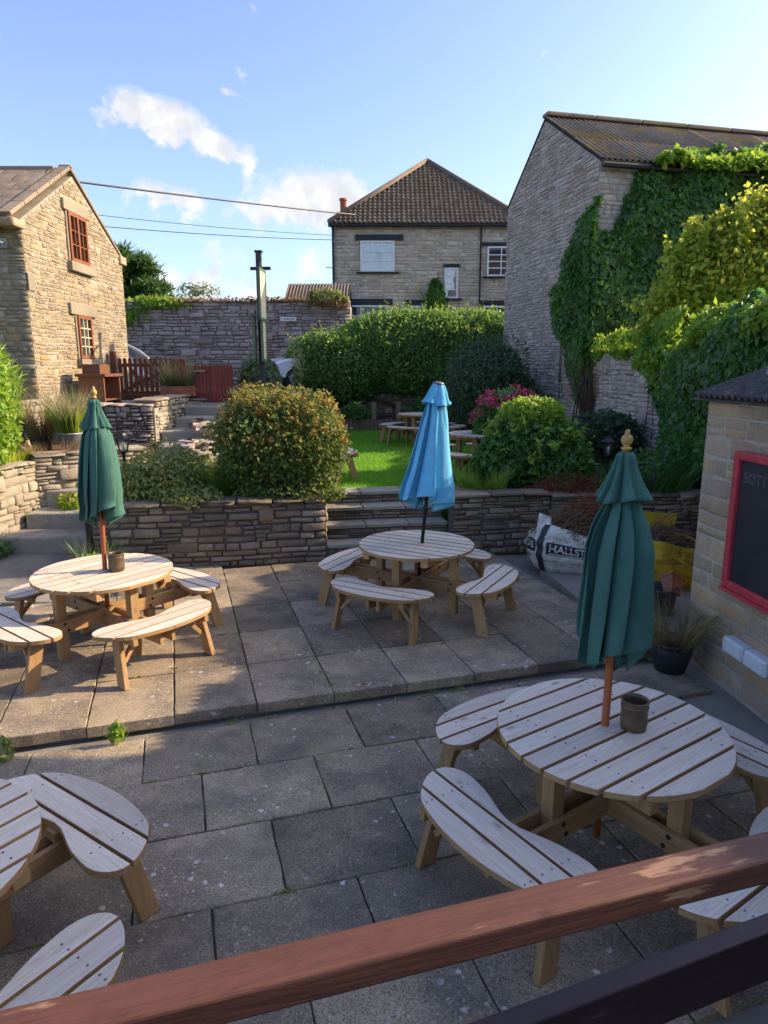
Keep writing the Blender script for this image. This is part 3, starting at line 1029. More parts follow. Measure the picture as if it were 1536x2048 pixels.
# rockery edging beside those steps
rk = empty('rockery', 'heap of small grey stones edging the path by the fuchsia', 'rockery', (-3.5, 12.0, 0.8))
for k in range(60):
    o = bpy.data.objects.new('stone', stone_mesh(k % 14, 'stone_pale' if k % 3 else 'stone_road'))
    COL.objects.link(o)
    o.parent = rk
    f = random.random()
    q = Vector((-3.35 + random.uniform(-.30, .35) - f * 0.25, 11.2 + f * 3.0, 0.86 + f * 0.55 + random.uniform(0, .22)))
    o.matrix_basis = Matrix.Translation(q - org(rk)) @ Matrix.Rotation(random.uniform(0, 6.28), 4, 'Z') @ Matrix.Rotation(random.uniform(-.4, .4), 4, 'X') @ Matrix.Diagonal((random.uniform(.12, .3), random.uniform(.1, .2), random.uniform(.05, .12), 1))
struct('rockery_bank', 'soil', MB().prism([(-3.75, 11.0), (-3.1, 11.0), (-3.0, 14.5), (-3.4, 14.5)], 0.4, 0.95))

# ------------------------------------------------------------------ windows


def window(parent, c_, U, w_, h_, cols, rows, frame_mat, name='window', fw=0.06, mw=0.03, back='room_dark', glass='glass_dark', inset=0.06, casement=None, sash_mat=None):
    """window in the face through c_ (bottom centre) with direction U, outward normal U turned right"""
    U = Vector(U).normalized()
    Nn = Vector((U.y, -U.x, 0))
    rot = Matrix((U, -Nn, Vector((0, 0, 1)))).transposed()
    c_ = Vector(c_) - Nn * inset
    mb = MB()
    P = lambda u, v, n=0.0: c_ + U * u + Vector((0, 0, v)) + Nn * n
    mb.box(P(-w_ / 2 + fw / 2, h_ / 2), (fw, 0.07, h_), rot)
    mb.box(P(w_ / 2 - fw / 2, h_ / 2), (fw, 0.07, h_), rot)
    mb.box(P(0, fw / 2), (w_ - 2 * fw, 0.068, fw), rot)
    mb.box(P(0, h_ - fw / 2), (w_ - 2 * fw, 0.068, fw), rot)
    wo = part(parent, name, frame_mat, mb)
    bevel(wo, 0.006)
    iw, ih = w_ - 2 * fw, h_ - 2 * fw
    for i in range(1, cols):
        u = -iw / 2 + iw * i / cols
        big_ = casement is not None and i == casement
        part(wo, 'mullion', sash_mat or frame_mat, MB().box(P(u, h_ / 2), (fw if big_ else mw, 0.058, ih), rot))
    for j in range(1, rows):
        v = fw + ih * j / rows
        part(wo, 'glazing_bar', sash_mat or frame_mat, MB().box(P(0, v, -0.004), (iw, 0.045, mw), rot))
    for i in range(cols):
        for j in range(rows):
            u = -iw / 2 + iw * (i + .5) / cols
            v = fw + ih * (j + .5) / rows
            part(wo, 'pane', glass, MB().box(P(u, v, -0.018), (iw / cols, 0.006, ih / rows), rot @ Matrix.Rotation(random.uniform(-.012, .012), 3, 'Z')))
    part(wo, 'reveal', back, MB().box(P(0, h_ / 2, -0.12), (w_, 0.01, h_), rot))
    return wo


# ------------------------------------------------------------------ cottage (sunlit gable on the left)
CX, CY0, CY1, CE, CRZ, CRY = -6.53, 13.12, 17.95, 5.27, 6.56, 15.45
cot = empty('stone_cottage', 'sunlit pale stone cottage with orange wooden windows in its gable', 'cottage', (-9, 15.5, 1.0))
body = MB().prism([(-14, CY0), (CX, CY0), (CX, CY1), (-14, CY1)], 0.8, CE)
k0 = len(body.v)
body.add([(CX, CY0, CE), (CX, CY1, CE), (CX, CRY, CRZ), (-14, CY0, CE), (-14, CY1, CE), (-14, CRY, CRZ)], [(0, 1, 2), (3, 5, 4), (0, 2, 5, 3), (1, 4, 5, 2)])
cwall = part(cot, 'wall', 'mortar_pale', body)


def gspan(vm, z0=1.0):
    z = vm + z0
    if z <= CE:
        return (0, CY1 - CY0)
    f = (z - CE) / (CRZ - CE)
    return ((CRY - CY0) * f + 0.08, (CY1 - CY0) - (CY1 - CRY) * f - 0.08)


# openings in gable coordinates (u along +Y from the near corner, v above 1.0)
UW = (14.98 - CY0, 4.82 - 1.0, 15.86 - CY0, 5.80 - 1.0)
LW = (15.02 - CY0, 2.84 - 1.0, 15.70 - CY0, 3.74 - 1.0)
sills = [(14.86 - CY0, 4.62 - 1, 16.05 - CY0, 4.82 - 1), (14.92 - CY0, 2.68 - 1, 15.82 - CY0, 2.84 - 1)]
lints = [(14.80 - CY0, 5.80 - 1, 16.02 - CY0, 6.02 - 1), (14.72 - CY0, 3.74 - 1, 16.05 - CY0, 3.98 - 1)]
masonry(cwall, (CX, CY0, 1.0), (0, 1, 0), CY1 - CY0, CRZ - 1.0 - 0.12, 'stone_cottage', span=gspan, openings=[UW, LW] + sills + lints, course=(0.055, 0.12), length=(0.08, 0.27), depth=0.05, proud=0.009, joint=0.015, seed=5, jump=0.001, wave=0.010)
masonry(cwall, (-14.0, CY0, 1.0), (1, 0, 0), 14.0 + CX, CE - 1.0, 'stone_cottage', course=(0.07, 0.14), length=(0.14, 0.40), depth=0.05, proud=0.010, joint=0.016, seed=6, maxparts=0)
for nm, lst, dz in (('sill', sills, 0.055), ('lintel', lints, 0.010)):
    for a, b, c_, d in lst:
        part(cot, nm, 'stone_dressed', MB().box((CX + dz / 2, CY0 + (a + c_) / 2, 1 + (b + d) / 2), (0.12 + dz, c_ - a, d - b - 0.01)), bev=0.012)
# reveals are cut as dark recesses behind the frames
for i, (a, b, c_, d) in enumerate((UW, LW)):
    part(cot, 'window_surround', 'stone_dressed', MB().box((CX + 0.012, CY0 + a - 0.03, 1 + (b + d) / 2), (0.05, 0.06, d - b)).box((CX + 0.012, CY0 + c_ + 0.03, 1 + (b + d) / 2), (0.05, 0.06, d - b)))
wu = window(cot, (CX + 0.10, CY0 + (UW[0] + UW[2]) / 2, 1 + UW[1]), (0, 1, 0), UW[2] - UW[0], UW[3] - UW[1], 4, 3, 'window_wood', fw=0.075, mw=0.022, casement=2, back='curtain', glass='glass_clear')
wl = window(cot, (CX + 0.10, CY0 + (LW[0] + LW[2]) / 2, 1 + LW[1]), (0, 1, 0), LW[2] - LW[0], LW[3] - LW[1], 3, 4, 'window_wood', fw=0.07, mw=0.018, sash_mat='cream_paint')
for i, q in enumerate((CY0 + UW[0] + 0.05,)):
    part(cot, 'quoin', 'stone_dressed', MB().box((CX + 0.01, CY0 + 0.12, 4.2), (0.05, 0.24, 0.3)))
# roof: stone slates on both slopes, coping along the verge
roof = part(cot, 'roof', 'stone_slate', MB().add([(-14, CY0 - .25, CE - .06), (CX - .05, CY0 - .25, CE - .06), (CX - .05, CRY, CRZ + .06), (-14, CRY, CRZ + .06), (CX - .05, CY1 + .15, CE - .02), (-14, CY1 + .15, CE - .02)], [(0, 1, 2, 3), (3, 2, 4, 5)]))
slope = Vector((0, CRY - (CY0 - .28), CRZ - CE + 0.16))
Ls = slope.length
sd = slope.normalized()
sn = Vector((1, 0, 0)).cross(sd).normalized()
v, row = 0.0, 0
while v < Ls - 0.05:
    ex = 0.30 - 0.13 * v / Ls
    x = -11.5 + random.uniform(0, .3)
    while x < CX - 0.33:
        wd = random.uniform(0.28, 0.55)
        wd = min(wd, CX - 0.32 - x) if CX - 0.32 - x - wd < 0.15 else wd
        o_ = Vector((x + wd / 2, CY0 - .28, CE - 0.06)) + sd * (v + ex * 0.62) + sn * 0.045
        s_ = bpy.data.objects.new('slate', stone_mesh(random.randrange(14), 'stone_slate'))
        COL.objects.link(s_)
        s_.parent = roof
        rot = Matrix((Vector((1, 0, 0)), -sn, sd)).transposed() @ Matrix.Rotation(0.09, 3, 'X')
        mt = rot.to_4x4() @ Matrix.Diagonal((wd - .012, 0.035, ex * 1.35, 1))
        mt.translation = o_ - org(roof)
        s_.matrix_basis = mt
        x += wd
    v += ex
part(cot, 'ridge', 'stone_slate', MB().bar((-14, CRY, CRZ + .13), (CX - .3, CRY, CRZ + .13), 0.28, 0.1), bev=0.03)
for y0, z0, y1, z1, n_ in ((CY0 - .32, CE + .02, CRY + .05, CRZ + .20, 5), (CY1 + .12, CE + .06, CRY - .05, CRZ + .20, 5)):
    for i in range(n_):
        a = Vector((CX - .12, y0 + (y1 - y0) * (i + .01) / n_, z0 + (z1 - z0) * (i + .01) / n_))
        b = Vector((CX - .12, y0 + (y1 - y0) * (i + .99) / n_, z0 + (z1 - z0) * (i + .99) / n_))
        part(cot, 'coping_stone', 'stone_slate', MB().bar(a, b, 0.24, 0.075), bev=0.015)
part(cot, 'kneeler', 'stone_shed', MB().prism([(CX - .30, CY0 - .34), (CX + .05, CY0 - .34), (CX + .05, CY0 + .10), (CX - .30, CY0 + .10)], CE - .18, CE - .02), bev=0.05)
part(cot, 'kneeler', 'stone_shed', MB().prism([(CX - .32, CY1 - .2), (CX + .07, CY1 - .2), (CX + .07, CY1 + .18), (CX - .32, CY1 + .18)], CE - .12, CE + .08), bev=0.03)
part(cot, 'gutter', 'lead_grey', MB().tube([(-14, CY0 - .30, CE - .10), (CX - .34, CY0 - .30, CE - .10)], 0.06, 8))
but = part(cot, 'buttress', 'mortar_pale', MB().prism([(CX - .5, CY0 - .75), (CX + .05, CY0 - .75), (CX + .05, CY0 - .01), (CX - .5, CY0 - .01)], 0.9, 2.05))
masonry(but, (CX + .05, CY0 - .75, 1.0), (0, 1, 0), 0.75, 1.08, 'stone_pale', course=(.08, .15), length=(.14, .3), depth=.12, proud=.03, joint=.02, seed=15)
masonry(but, (CX - .5, CY0 - .75, 1.0), (1, 0, 0), 0.55, 1.08, 'stone_pale', course=(.08, .15), length=(.14, .3), depth=.12, proud=.03, joint=.02, seed=16)
# satellite dish on the front wall
dish = empty('satellite_dish', 'grey satellite dish on a bent arm under the cottage eave', 'satellite dish', (-6.86, 12.85, 5.0))
prof = [(0.001, 0.0), (0.1, 0.008), (0.2, 0.03), (0.28, 0.06), (0.285, 0.062), (0.2, 0.022), (0.1, 0.0), (0.001, -0.008)]
d_ = MB().lathe(prof, n=24).build('reflector', 'lead_grey', dish, True)
d_.location = (-0.02, -0.32, 0.36)
d_.rotation_euler = (R(75), 0, R(25))
MB().tube([(0, 0.27, -.15), (0, -0.12, -.15), (0.0, -0.26, -.08), (0.0, -0.28, 0.34)], 0.022, 8).build('arm', 'zinc', dish, True)
MB().box((0, 0.24, -.15), (0.12, 0.03, 0.16)).build('bracket', 'zinc', dish)

# ------------------------------------------------------------------ hipped house at the back
HY, HX0, HX1, HE = 30.0, -2.05, 5.75, 8.40
hou = empty('stone_house', 'buff stone house with hipped clay tile roof and white windows', 'house', (1.8, 30, 2))
hwall = part(hou, 'wall', 'mortar_house', MB().prism([(HX0, HY), (HX1, HY), (HX1, HY + 11), (HX0, HY + 11)], 1.8, HE))
hw = [(-0.985, 6.56, 0.44, 7.78), (2.52, 5.50, 3.09, 6.72), (4.28, 6.38, 5.45, 7.56), (-1.6, 4.0, 0.2, 5.22), (4.2, 4.0, 5.3, 5.2), (1.1, 4.0, 2.3, 5.2)]
ops = [(a - HX0, b - 1.9, c_ - HX0, d - 1.9) for a, b, c_, d in hw]
lin = [(-1.18, 7.80, 0.78, 8.02), (2.47, 6.74, 3.14, 6.86), (4.05, 7.58, 5.6, 7.72), (-1.95, 5.24, 0.35, 5.48), (4.0, 5.22, 5.5, 5.4), (0.9, 5.22, 2.5, 5.44)]
ops += [(a - HX0, b - 1.9, c_ - HX0, d - 1.9) for a, b, c_, d in lin]
masonry(hwall, (HX0, HY, 1.9), (1, 0, 0), HX1 - HX0, HE - 1.9, 'stone_house', openings=ops, course=(0.11, 0.19), length=(0.22, 0.6), depth=0.08, proud=0.016, joint=0.026, seed=8)
masonry(hwall, (HX0, HY + 11, 1.9), (0, -1, 0), 11, HE - 1.9, 'stone_house', course=(0.2, 0.3), length=(0.4, 0.9), depth=0.08, proud=0.012, joint=0.03, seed=9, maxparts=0)
for a, b, c_, d in lin:
    part(hou, 'lintel', 'black_paint', MB().box(((a + c_) / 2, HY - 0.02, (b + d) / 2), (c_ - a, 0.1, d - b)))
for i, (a, b, c_, d) in enumerate(hw):
    wn_ = window(hou, ((a + c_) / 2, HY - 0.05, b), (1, 0, 0), c_ - a, d - b, 1 if i == 1 else (3 if i in (0, 3) else 2), 4 if i in (1, 2) else 3, 'white_paint', fw=0.07, mw=0.04, inset=0.02, back='curtain' if i in (0, 1) else 'room_dark', glass='glass_clear' if i in (0, 1) else 'glass_dark')
    part(hou, 'sill', 'black_paint', MB().box(((a + c_) / 2, HY - 0.06, b - 0.04), (c_ - a + 0.35, 0.16, 0.07)))
part(hou, 'pennant', 'lead_grey', MB().add([(-.38, HY - .0, 7.35), (-.02, HY - .0, 7.35), (-.2, HY - .0, 6.98), (-.38, HY + .01, 7.35), (-.02, HY + .01, 7.35), (-.2, HY + .01, 6.98)], [(0, 2, 1), (3, 4, 5), (0, 1, 4, 3), (1, 2, 5, 4), (2, 0, 3, 5)]))
APX = Vector((1.95, 33.7, 11.75))
EV = 0.18
e0, e1 = Vector((HX0 - EV, HY - EV, HE + .02)), Vector((HX1 + EV, HY - EV, HE + .02))
b0, b1 = Vector((HX0 - EV, HY + 11.2, HE + .02)), Vector((HX1 + EV, HY + 11.2, HE + .02))
rb = Vector((1.95, 38.5, 11.75))
hroof = part(hou, 'roof', 'clay_tile', MB().add([e0, e1, APX, b0, b1, rb], [(0, 1, 2), (0, 2, 5, 3), (1, 4, 5, 2), (3, 5, 4)]))


def pantiles(root, a, b, apex, wd=0.20, ex=0.26, name='tiles'):
    """rows of overlapping wavy tiles on the triangle a, b, apex"""
    a, b, apex = Vector(a), Vector(b), Vector(apex)
    U = (b - a).normalized()
    S = (apex - a) - U * (apex - a).dot(U)
    H = S.length
    S.normalize()
    Nn = U.cross(S).normalized()
    W_ = (b - a).length
    ua = (apex - a).dot(U)
    V, F, T = [], [], []
    rows = int(H / ex)
    prof = [(0.0, 0.035), (0.12, 0.05), (0.26, 0.035), (0.42, 0.004), (0.62, -0.008), (0.82, 0.004), (1.0, 0.035)]
    for r_ in range(rows):
        v0 = r_ * ex
        fr = (v0 + ex * .5) / H
        u0, u1 = ua * fr, W_ - (W_ - ua) * fr
        for c_ in range(int(math.ceil(u0 / wd)), int(u1 / wd)):
            k = len(V)
            jit = random.uniform(-.008, .008)
            for (pu, ph) in prof:
                u = (c_ + pu) * wd
                V.append(a + U * u + S * (v0 - 0.03 + jit) + Nn * (ph + 0.085))
                V.append(a + U * u + S * (v0 + ex + .01) + Nn * (ph + 0.02))
                V.append(a + U * u + S * (v0 - 0.03 + jit) + Nn * (ph + 0.03))
            for i in range(len(prof) - 1):
                p0, p1 = k + 3 * i, k + 3 * (i + 1)
                F.append((p0, p1, p1 + 1, p0 + 1))
                F.append((p0 + 2, p1 + 2, p1, p0))
            T += [random.random() * .999] * (2 * (len(prof) - 1))
    o = link(name, np_mesh(name, np.array(V) - np.array(org(root)), np.array(F), T), 'clay_tile', root)
    o['kind'] = 'stuff'


pantiles(hroof, e0, e1, APX)
for a, b in ((e0, APX), (e1, APX)):
    part(hroof, 'hip_ridge', 'clay_tile', MB().tube([a + Vector((0, 0, .06)), b + Vector((0, 0, .08))], 0.13, 8), True)
part(hroof, 'ridge', 'clay_tile', MB().tube([APX + Vector((0, 0, .08)), rb + Vector((0, 0, .08))], 0.13, 8), True)
part(hou, 'gutter', 'black_paint', MB().tube([e0 + Vector((-.05, -.06, -.08)), e1 + Vector((.05, -.06, -.08))], 0.07, 8))
part(hou, 'downpipe', 'black_paint', MB().tube([(4.0, HY - .07, HE - .15), (4.0, HY - .07, 4.0)], 0.035, 6).tube([(HX0 - .05, HY - .1, HE - .1), (HX0 - .05, HY - .1, 4.0)], 0.05, 6))
ch = part(hou, 'chimney', 'stone_house', MB().box((-1.72, 31.0, 8.6), (0.55, 0.7, 0.9)), bev=0.02)
part(ch, 'chimney_pot', 'chimney_clay', MB().lathe([(0.15, 0), (0.135, 0.1), (0.13, 0.5), (0.17, 0.52), (0.17, 0.6), (0.11, 0.6)], (-1.72, 31.0, 9.03), 14), True)
part(hou, 'aerial', 'lead_grey', MB().tube([(HX0, HY - .1, 6.7), (HX0 - .35, HY - .1, 6.72)], 0.018, 5))

# outbuilding with a corrugated roof behind the roadside wall
ob = empty('outbuilding', 'low outbuilding with a corrugated roof behind the roadside wall', 'outbuilding', (-2.6, 27, 2))
part(ob, 'wall', 'stone_road', MB().prism([(-3.6, 26.6), (-1.3, 26.6), (-1.3, 29), (-3.6, 29)], 1.9, 5.0))


def corrugated(root, a, b, up_, pitch=0.09, amp=0.022, name='sheet', mat='corrugated_barn', panels=1, rows=1, lap=0.12):
    """corrugated sheets over the parallelogram a, a->b, a->up_; each sheet a part"""
    a, b, up_ = Vector(a), Vector(b), Vector(up_)
    U, S = (b - a), (up_ - a)
    W_, H = U.length, S.length
    U.normalize()
    S.normalize()
    Nn = U.cross(S).normalized()
    for r_ in range(rows):
        for q in range(panels):
            u0, u1 = W_ * q / panels, W_ * (q + 1) / panels + (pitch * 0.5 if q < panels - 1 else 0)
            v0, v1 = H * r_ / rows - (lap if r_ else 0) + random.uniform(-.03, .01), H * (r_ + 1) / rows
            n = max(8, int((u1 - u0) / pitch * 6))
            V, F = [], []
            lift = 0.012 * r_ + 0.006 * (q % 2)
            for th in (0.0, -0.008):
                for i in range(n + 1):
                    u = u0 + (u1 - u0) * i / n
                    h = amp * math.sin(2 * PI * u / pitch) + lift + th
                    V.append(a + U * u + S * v0 + Nn * h)
                    V.append(a + U * u + S * v1 + Nn * h)
            m_ = 2 * (n + 1)
            for i in range(n):
                F.append((2 * i, 2 * i + 2, 2 * i + 3, 2 * i + 1))
                F.append((m_ + 2 * i, m_ + 2 * i + 1, m_ + 2 * i + 3, m_ + 2 * i + 2))
                F.append((2 * i, m_ + 2 * i, m_ + 2 * i + 2, 2 * i + 2))
            F.append((0, 1, m_ + 1, m_))
            e_ = 2 * n
            F.append((e_, m_ + e_, m_ + e_ + 1, e_ + 1))
            link(name, np_mesh(name, np.array(V) - np.array(org(root)), np.array(F)), mat, root)


obr = part(ob, 'roof', 'mortar_dark', MB().add([(-3.7, 26.4, 4.95), (-1.3, 26.4, 4.95), (-1.3, 28, 5.80), (-3.7, 28, 5.80), (-3.7, 29.4, 4.95), (-1.3, 29.4, 4.95)], [(0, 1, 2, 3), (3, 2, 5, 4)]))
corrugated(obr, (-3.72, 26.35, 5.0), (-1.3, 26.35, 5.0), (-3.72, 28.0, 5.86), 0.12, 0.03, panels=3)

# ------------------------------------------------------------------ barn on the right
BN = Vector((4.8, 16.5, 0))
BD = Vector((-1.16, 4.8345, 0)).normalized()          # along the gable, away from the camera
BR = Vector((0.9724, 0.2333, 0))                      # along the ridge
GW, BE, BZ = 5.05, 7.16, 8.84
barn = empty('stone_barn', 'tall grey stone barn with a mossy corrugated roof and ivy', 'barn', (5, 19, 0.8))
q0, q1 = BN, BN + BD * GW
q2, q3 = q1 + BR * 16, q0 + BR * 16
bb = MB().prism([(q.x, q.y) for q in (q0, q3, q2, q1)], 0.5, BE)
gm = (q0 + q1) / 2 + BD * 0.30
gm2 = gm + BR * 16
bb.add([(q0.x, q0.y, BE), (q1.x, q1.y, BE), (gm.x, gm.y, BZ), (q3.x, q3.y, BE), (q2.x, q2.y, BE), (gm2.x, gm2.y, BZ)], [(0, 2, 1), (3, 4, 5), (0, 3, 5, 2), (1, 2, 5, 4)])
bwall = part(barn, 'wall', 'mortar_barn', bb)


def bspan(vm):
    z = vm + 0.8
    if z <= BE:
        return (0, GW)
    f = (z - BE) / (BZ - BE)
    apx = GW / 2 - 0.30
    return (apx * f + .05, GW - (GW - apx) * f - .05)


masonry(bwall, (q1.x, q1.y, 0.8), -BD, GW, BZ - 0.85, 'stone_barn', span=bspan, course=(0.06, 0.12), length=(0.14, 0.42), depth=0.08, proud=0.016, joint=0.018, seed=12, jump=0.001, wave=0.012)
masonry(bwall, (q0.x, q0.y, 0.8), BR, 4.2, BE - 0.8, 'stone_barn', course=(0.08, 0.14), length=(0.2, 0.5), depth=0.08, proud=0.010, joint=0.016, seed=13, maxparts=0)
OV = 0.16
up_b = Vector((gm.x, gm.y, BZ + .06)) - BR * .03
lo_b = Vector((q0.x, q0.y, BE + .06)) - BR * .03
dn = (lo_b - up_b).normalized()
lo_b = lo_b + dn * OV
lo_f = Vector((q1.x, q1.y, BE + .06)) - BR * .03
lo_f = lo_f + (lo_f - up_b).normalized() * 0.02
broof = part(barn, 'roof', 'corrugated_barn', MB().add([lo_b, lo_b + BR * 16.2, up_b + BR * 16.2, up_b, lo_f, lo_f + BR * 16.2], [(0, 1, 2, 3), (3, 2, 5, 4)]))
corrugated(broof, lo_b + Vector((0, 0, .035)), lo_b + BR * 16.2 + Vector((0, 0, .035)), up_b + Vector((0, 0, .035)), 0.146, 0.030, panels=16, rows=2)
for i in range(12):
    a = up_b + BR * (1.36 * i + .01) + Vector((0, 0, .085))
    part(broof, 'ridge_tile', 'stone_slate', MB().bar(a, a + BR * 1.34, 0.34, 0.10), bev=0.03)
part(barn, 'gutter', 'black_paint', MB().tube([lo_b + Vector((0, -.05, -.10)), lo_b + BR * 9 + Vector((0, -.05, -.10))], 0.07, 8))

# ------------------------------------------------------------------ shed with the blackboard, and the pub, added out of frame to cast shade
SH = empty('stone_shed', 'low stone shed with a curled corrugated roof beside the patio', 'shed', (3.4, 5.0, 0))
SF, SB = Vector((2.84, 6.05, 0)), Vector((3.20, 2.2, 0))
sU = (SF - SB).normalized()
sN = Vector((-sU.y, sU.x, 0))      # faces the patio
poly = [SF, SB, SB - sN * 2.2, SF - sN * 2.2]
swall = part(SH, 'wall', 'mortar_shed', MB().prism([(q.x, q.y) for q in reversed(poly)], -0.3, 2.36))
masonry(swall, (SF.x, SF.y, 0.0), -sU, (SF - SB).length, 2.36, 'stone_shed', course=(0.12, 0.21), length=(0.22, 0.46), depth=0.06, proud=0.004, joint=0.012, seed=17, maxparts=200)
e_ = SF - sN * 2.2
masonry(swall, (e_.x, e_.y, 0.0), sN, 2.2, 2.36, 'stone_shed', course=(0.11, 0.19), length=(0.2, 0.5), depth=0.07, proud=0.012, joint=0.012, seed=18, maxparts=0)
ra = SF + sU * 0.14 + sN * 0.08 + Vector((0, 0, 2.375))
rb_ = SB + sN * 0.08 + Vector((0, 0, 2.375))
rup = rb_ - sN * 2.4 + Vector((0, 0, 0.80))
rup2 = ra - sN * 2.4 + Vector((0, 0, 0.80))
sroof = part(SH, 'roof', 'mortar_dark', MB().add([rb_, ra, rup2, rup], [(0, 1, 2, 3)]))
corrugated(sroof, rb_ + Vector((0, 0, .04)), ra + Vector((0, 0, .04)), rup + Vector((0, 0, .04)), 0.085, 0.022, mat='corrugated_shed', panels=4)
cw = Vector((3.32, 5.95, 2.50))
part(SH, 'flue_cowl', 'cowl_clay', MB().lathe([(0.11, -.05), (0.10, 0.02), (0.055, 0.12), (0.05, 0.14)], cw, 18), True)
part(SH, 'cowl_cap', 'lead_grey', MB().lathe([(0.05, 0.14), (0.058, 0.145), (0.055, 0.165), (0.03, 0.175)], cw, 16), True)

bbd = empty('blackboard', 'black chalkboard in a pink wooden frame on the shed wall', 'blackboard', (2.9, 5.2, 0.85))
bl_rot = Matrix((-sU, -sN, Vector((0, 0, 1)))).transposed()


def on_shed(u, z, n=0.0):
    return SF - sU * u + Vector((0, 0, z)) + sN * n


B0, B1, BZ0, BZ1 = 0.58, 1.66, 0.88, 2.00
part(bbd, 'board', 'chalkboard', MB().box(on_shed((B0 + B1) / 2, (BZ0 + BZ1) / 2, 0.040), (B1 - B0 - .02, 0.03, BZ1 - BZ0 - .02), bl_rot))
for c_, s_ in ((((B0 + .03), (BZ0 + BZ1) / 2), (0.07, 0.07, BZ1 - BZ0)), (((B1 - .03), (BZ0 + BZ1) / 2), (0.07, 0.07, BZ1 - BZ0)),
               (((B0 + B1) / 2, BZ0 + .03), (B1 - B0 - .13, 0.067, 0.07)), (((B0 + B1) / 2, BZ1 - .03), (B1 - B0 - .13, 0.067, 0.07))):
    part(bbd, 'frame', 'pink_frame', MB().box(on_shed(c_[0], c_[1], 0.055), s_, bl_rot), bev=0.012)
part(bbd, 'chalk_ledge', 'pink_frame', MB().box(on_shed((B0 + B1) / 2, BZ0 - .015, 0.085), (B1 - B0, 0.05, 0.025), bl_rot), bev=0.006)


def text_mesh(body, size, name='lettering', bold=False):
    cu = bpy.data.curves.new(name, 'FONT')
    cu.body = body
    cu.size = size
    if bold:
        cu.offset = size * 0.018
    o = bpy.data.objects.new(name, cu)
    COL.objects.link(o)
    dg = bpy.context.evaluated_depsgraph_get()
    dg.update()
    me = bpy.data.meshes.new_from_object(o.evaluated_get(dg))
    bpy.data.objects.remove(o)
    bpy.data.curves.remove(cu)
    me.name = name
    return me


me = text_mesh('BOTT', 0.115)
for v in me.vertices:
    v.co = on_shed(B0 + 0.10 + v.co.x, BZ1 - .235 + v.co.y, 0.0575) - org(bbd)
link('lettering', me, 'chalk', bbd)

for k in range(2):
    bx = empty('bulkhead_box', ('white plastic wall box on the shed, the one nearer the corner', 'white plastic wall box on the shed, second from the corner')[k], 'wall box', on_shed(0.84 + 0.285 * k, 0.42), group='white boxes on the shed wall')
    part(bx, 'case', 'white_box', MB().box(on_shed(0.84 + 0.285 * k, 0.42, 0.05), (0.265, 0.10, 0.13), bl_rot), bev=0.015)
    part(bx, 'lid', 'white_box', MB().box(on_shed(0.84 + 0.285 * k, 0.42, 0.104), (0.235, 0.012, 0.10), bl_rot), bev=0.004)

blocker = empty('shade_blocker', 'tall stone pub, out of frame, added to shade the lower patio', 'shade blocker', (8, 1, 0))  # unseen mass, added so its shade covers the lower patio and front table
pwall = part(blocker, 'wall', 'stone_shed', MB().prism([(5.45, -6.0), (11, -6.0), (11, 5.95), (5.45, 5.95)], -0.3, 4.72))
part(blocker, 'roof', 'stone_slate', MB().add([(5.2, -6.2, 4.66), (5.2, 6.22, 4.66), (8.2, 6.22, 6.3), (8.2, -6.2, 6.3), (11.2, 6.22, 4.66), (11.2, -6.2, 4.66)], [(1, 0, 3, 2), (2, 3, 5, 4), (1, 2, 4), (0, 5, 3)]))

# ------------------------------------------------------------------ round picnic tables


def clip_strip(poly, a0, a1):
    """clip a polygon of (a, t) points to a0 <= a <= a1"""
    def half(pl, lim, sgn):
        out = []
        for i in range(len(pl)):
            p, q = pl[i], pl[(i + 1) % len(pl)]
            pi, qi = sgn * (p[0] - lim) >= 0, sgn * (q[0] - lim) >= 0
            if pi:
                out.append(p)
            if pi != qi:
                f = (lim - p[0]) / (q[0] - p[0])
                out.append((lim, p[1] + (q[1] - p[1]) * f))
        return out
    return half(half(poly, a0, 1), a1, -1)


def seat_outline(n=26):
    HL, HS = 0.56, 0.36
    up_, lo_ = [], []
    for i in range(n + 1):
        t_ = -HL + 2 * HL * (0.5 - 0.5 * math.cos(PI * i / n))
        ain = 0.655 + 0.095 * math.exp(-(t_ / 0.21) ** 2)
        aout = 1.075 - 0.42 * t_ * t_
        c_, h_ = (ain + aout) / 2, (aout - ain) / 2
        e = max(0.0, abs(t_) - HS) / (HL - HS)
        h_ *= math.sqrt(max(0, 1 - e ** 2.2))
        c_ -= 0.03 * e
        up_.append((c_ + h_, t_))
        lo_.append((c_ - h_, t_))
    return up_ + lo_[::-1][1:-1]


def sawn_edges(o, mat='wood_frame'):
    me = o.data
    me.materials.append(M[mat])
    for p_ in me.polygons:
        if abs(p_.normal.z) < 0.5:
            p_.material_index = 1
    return o


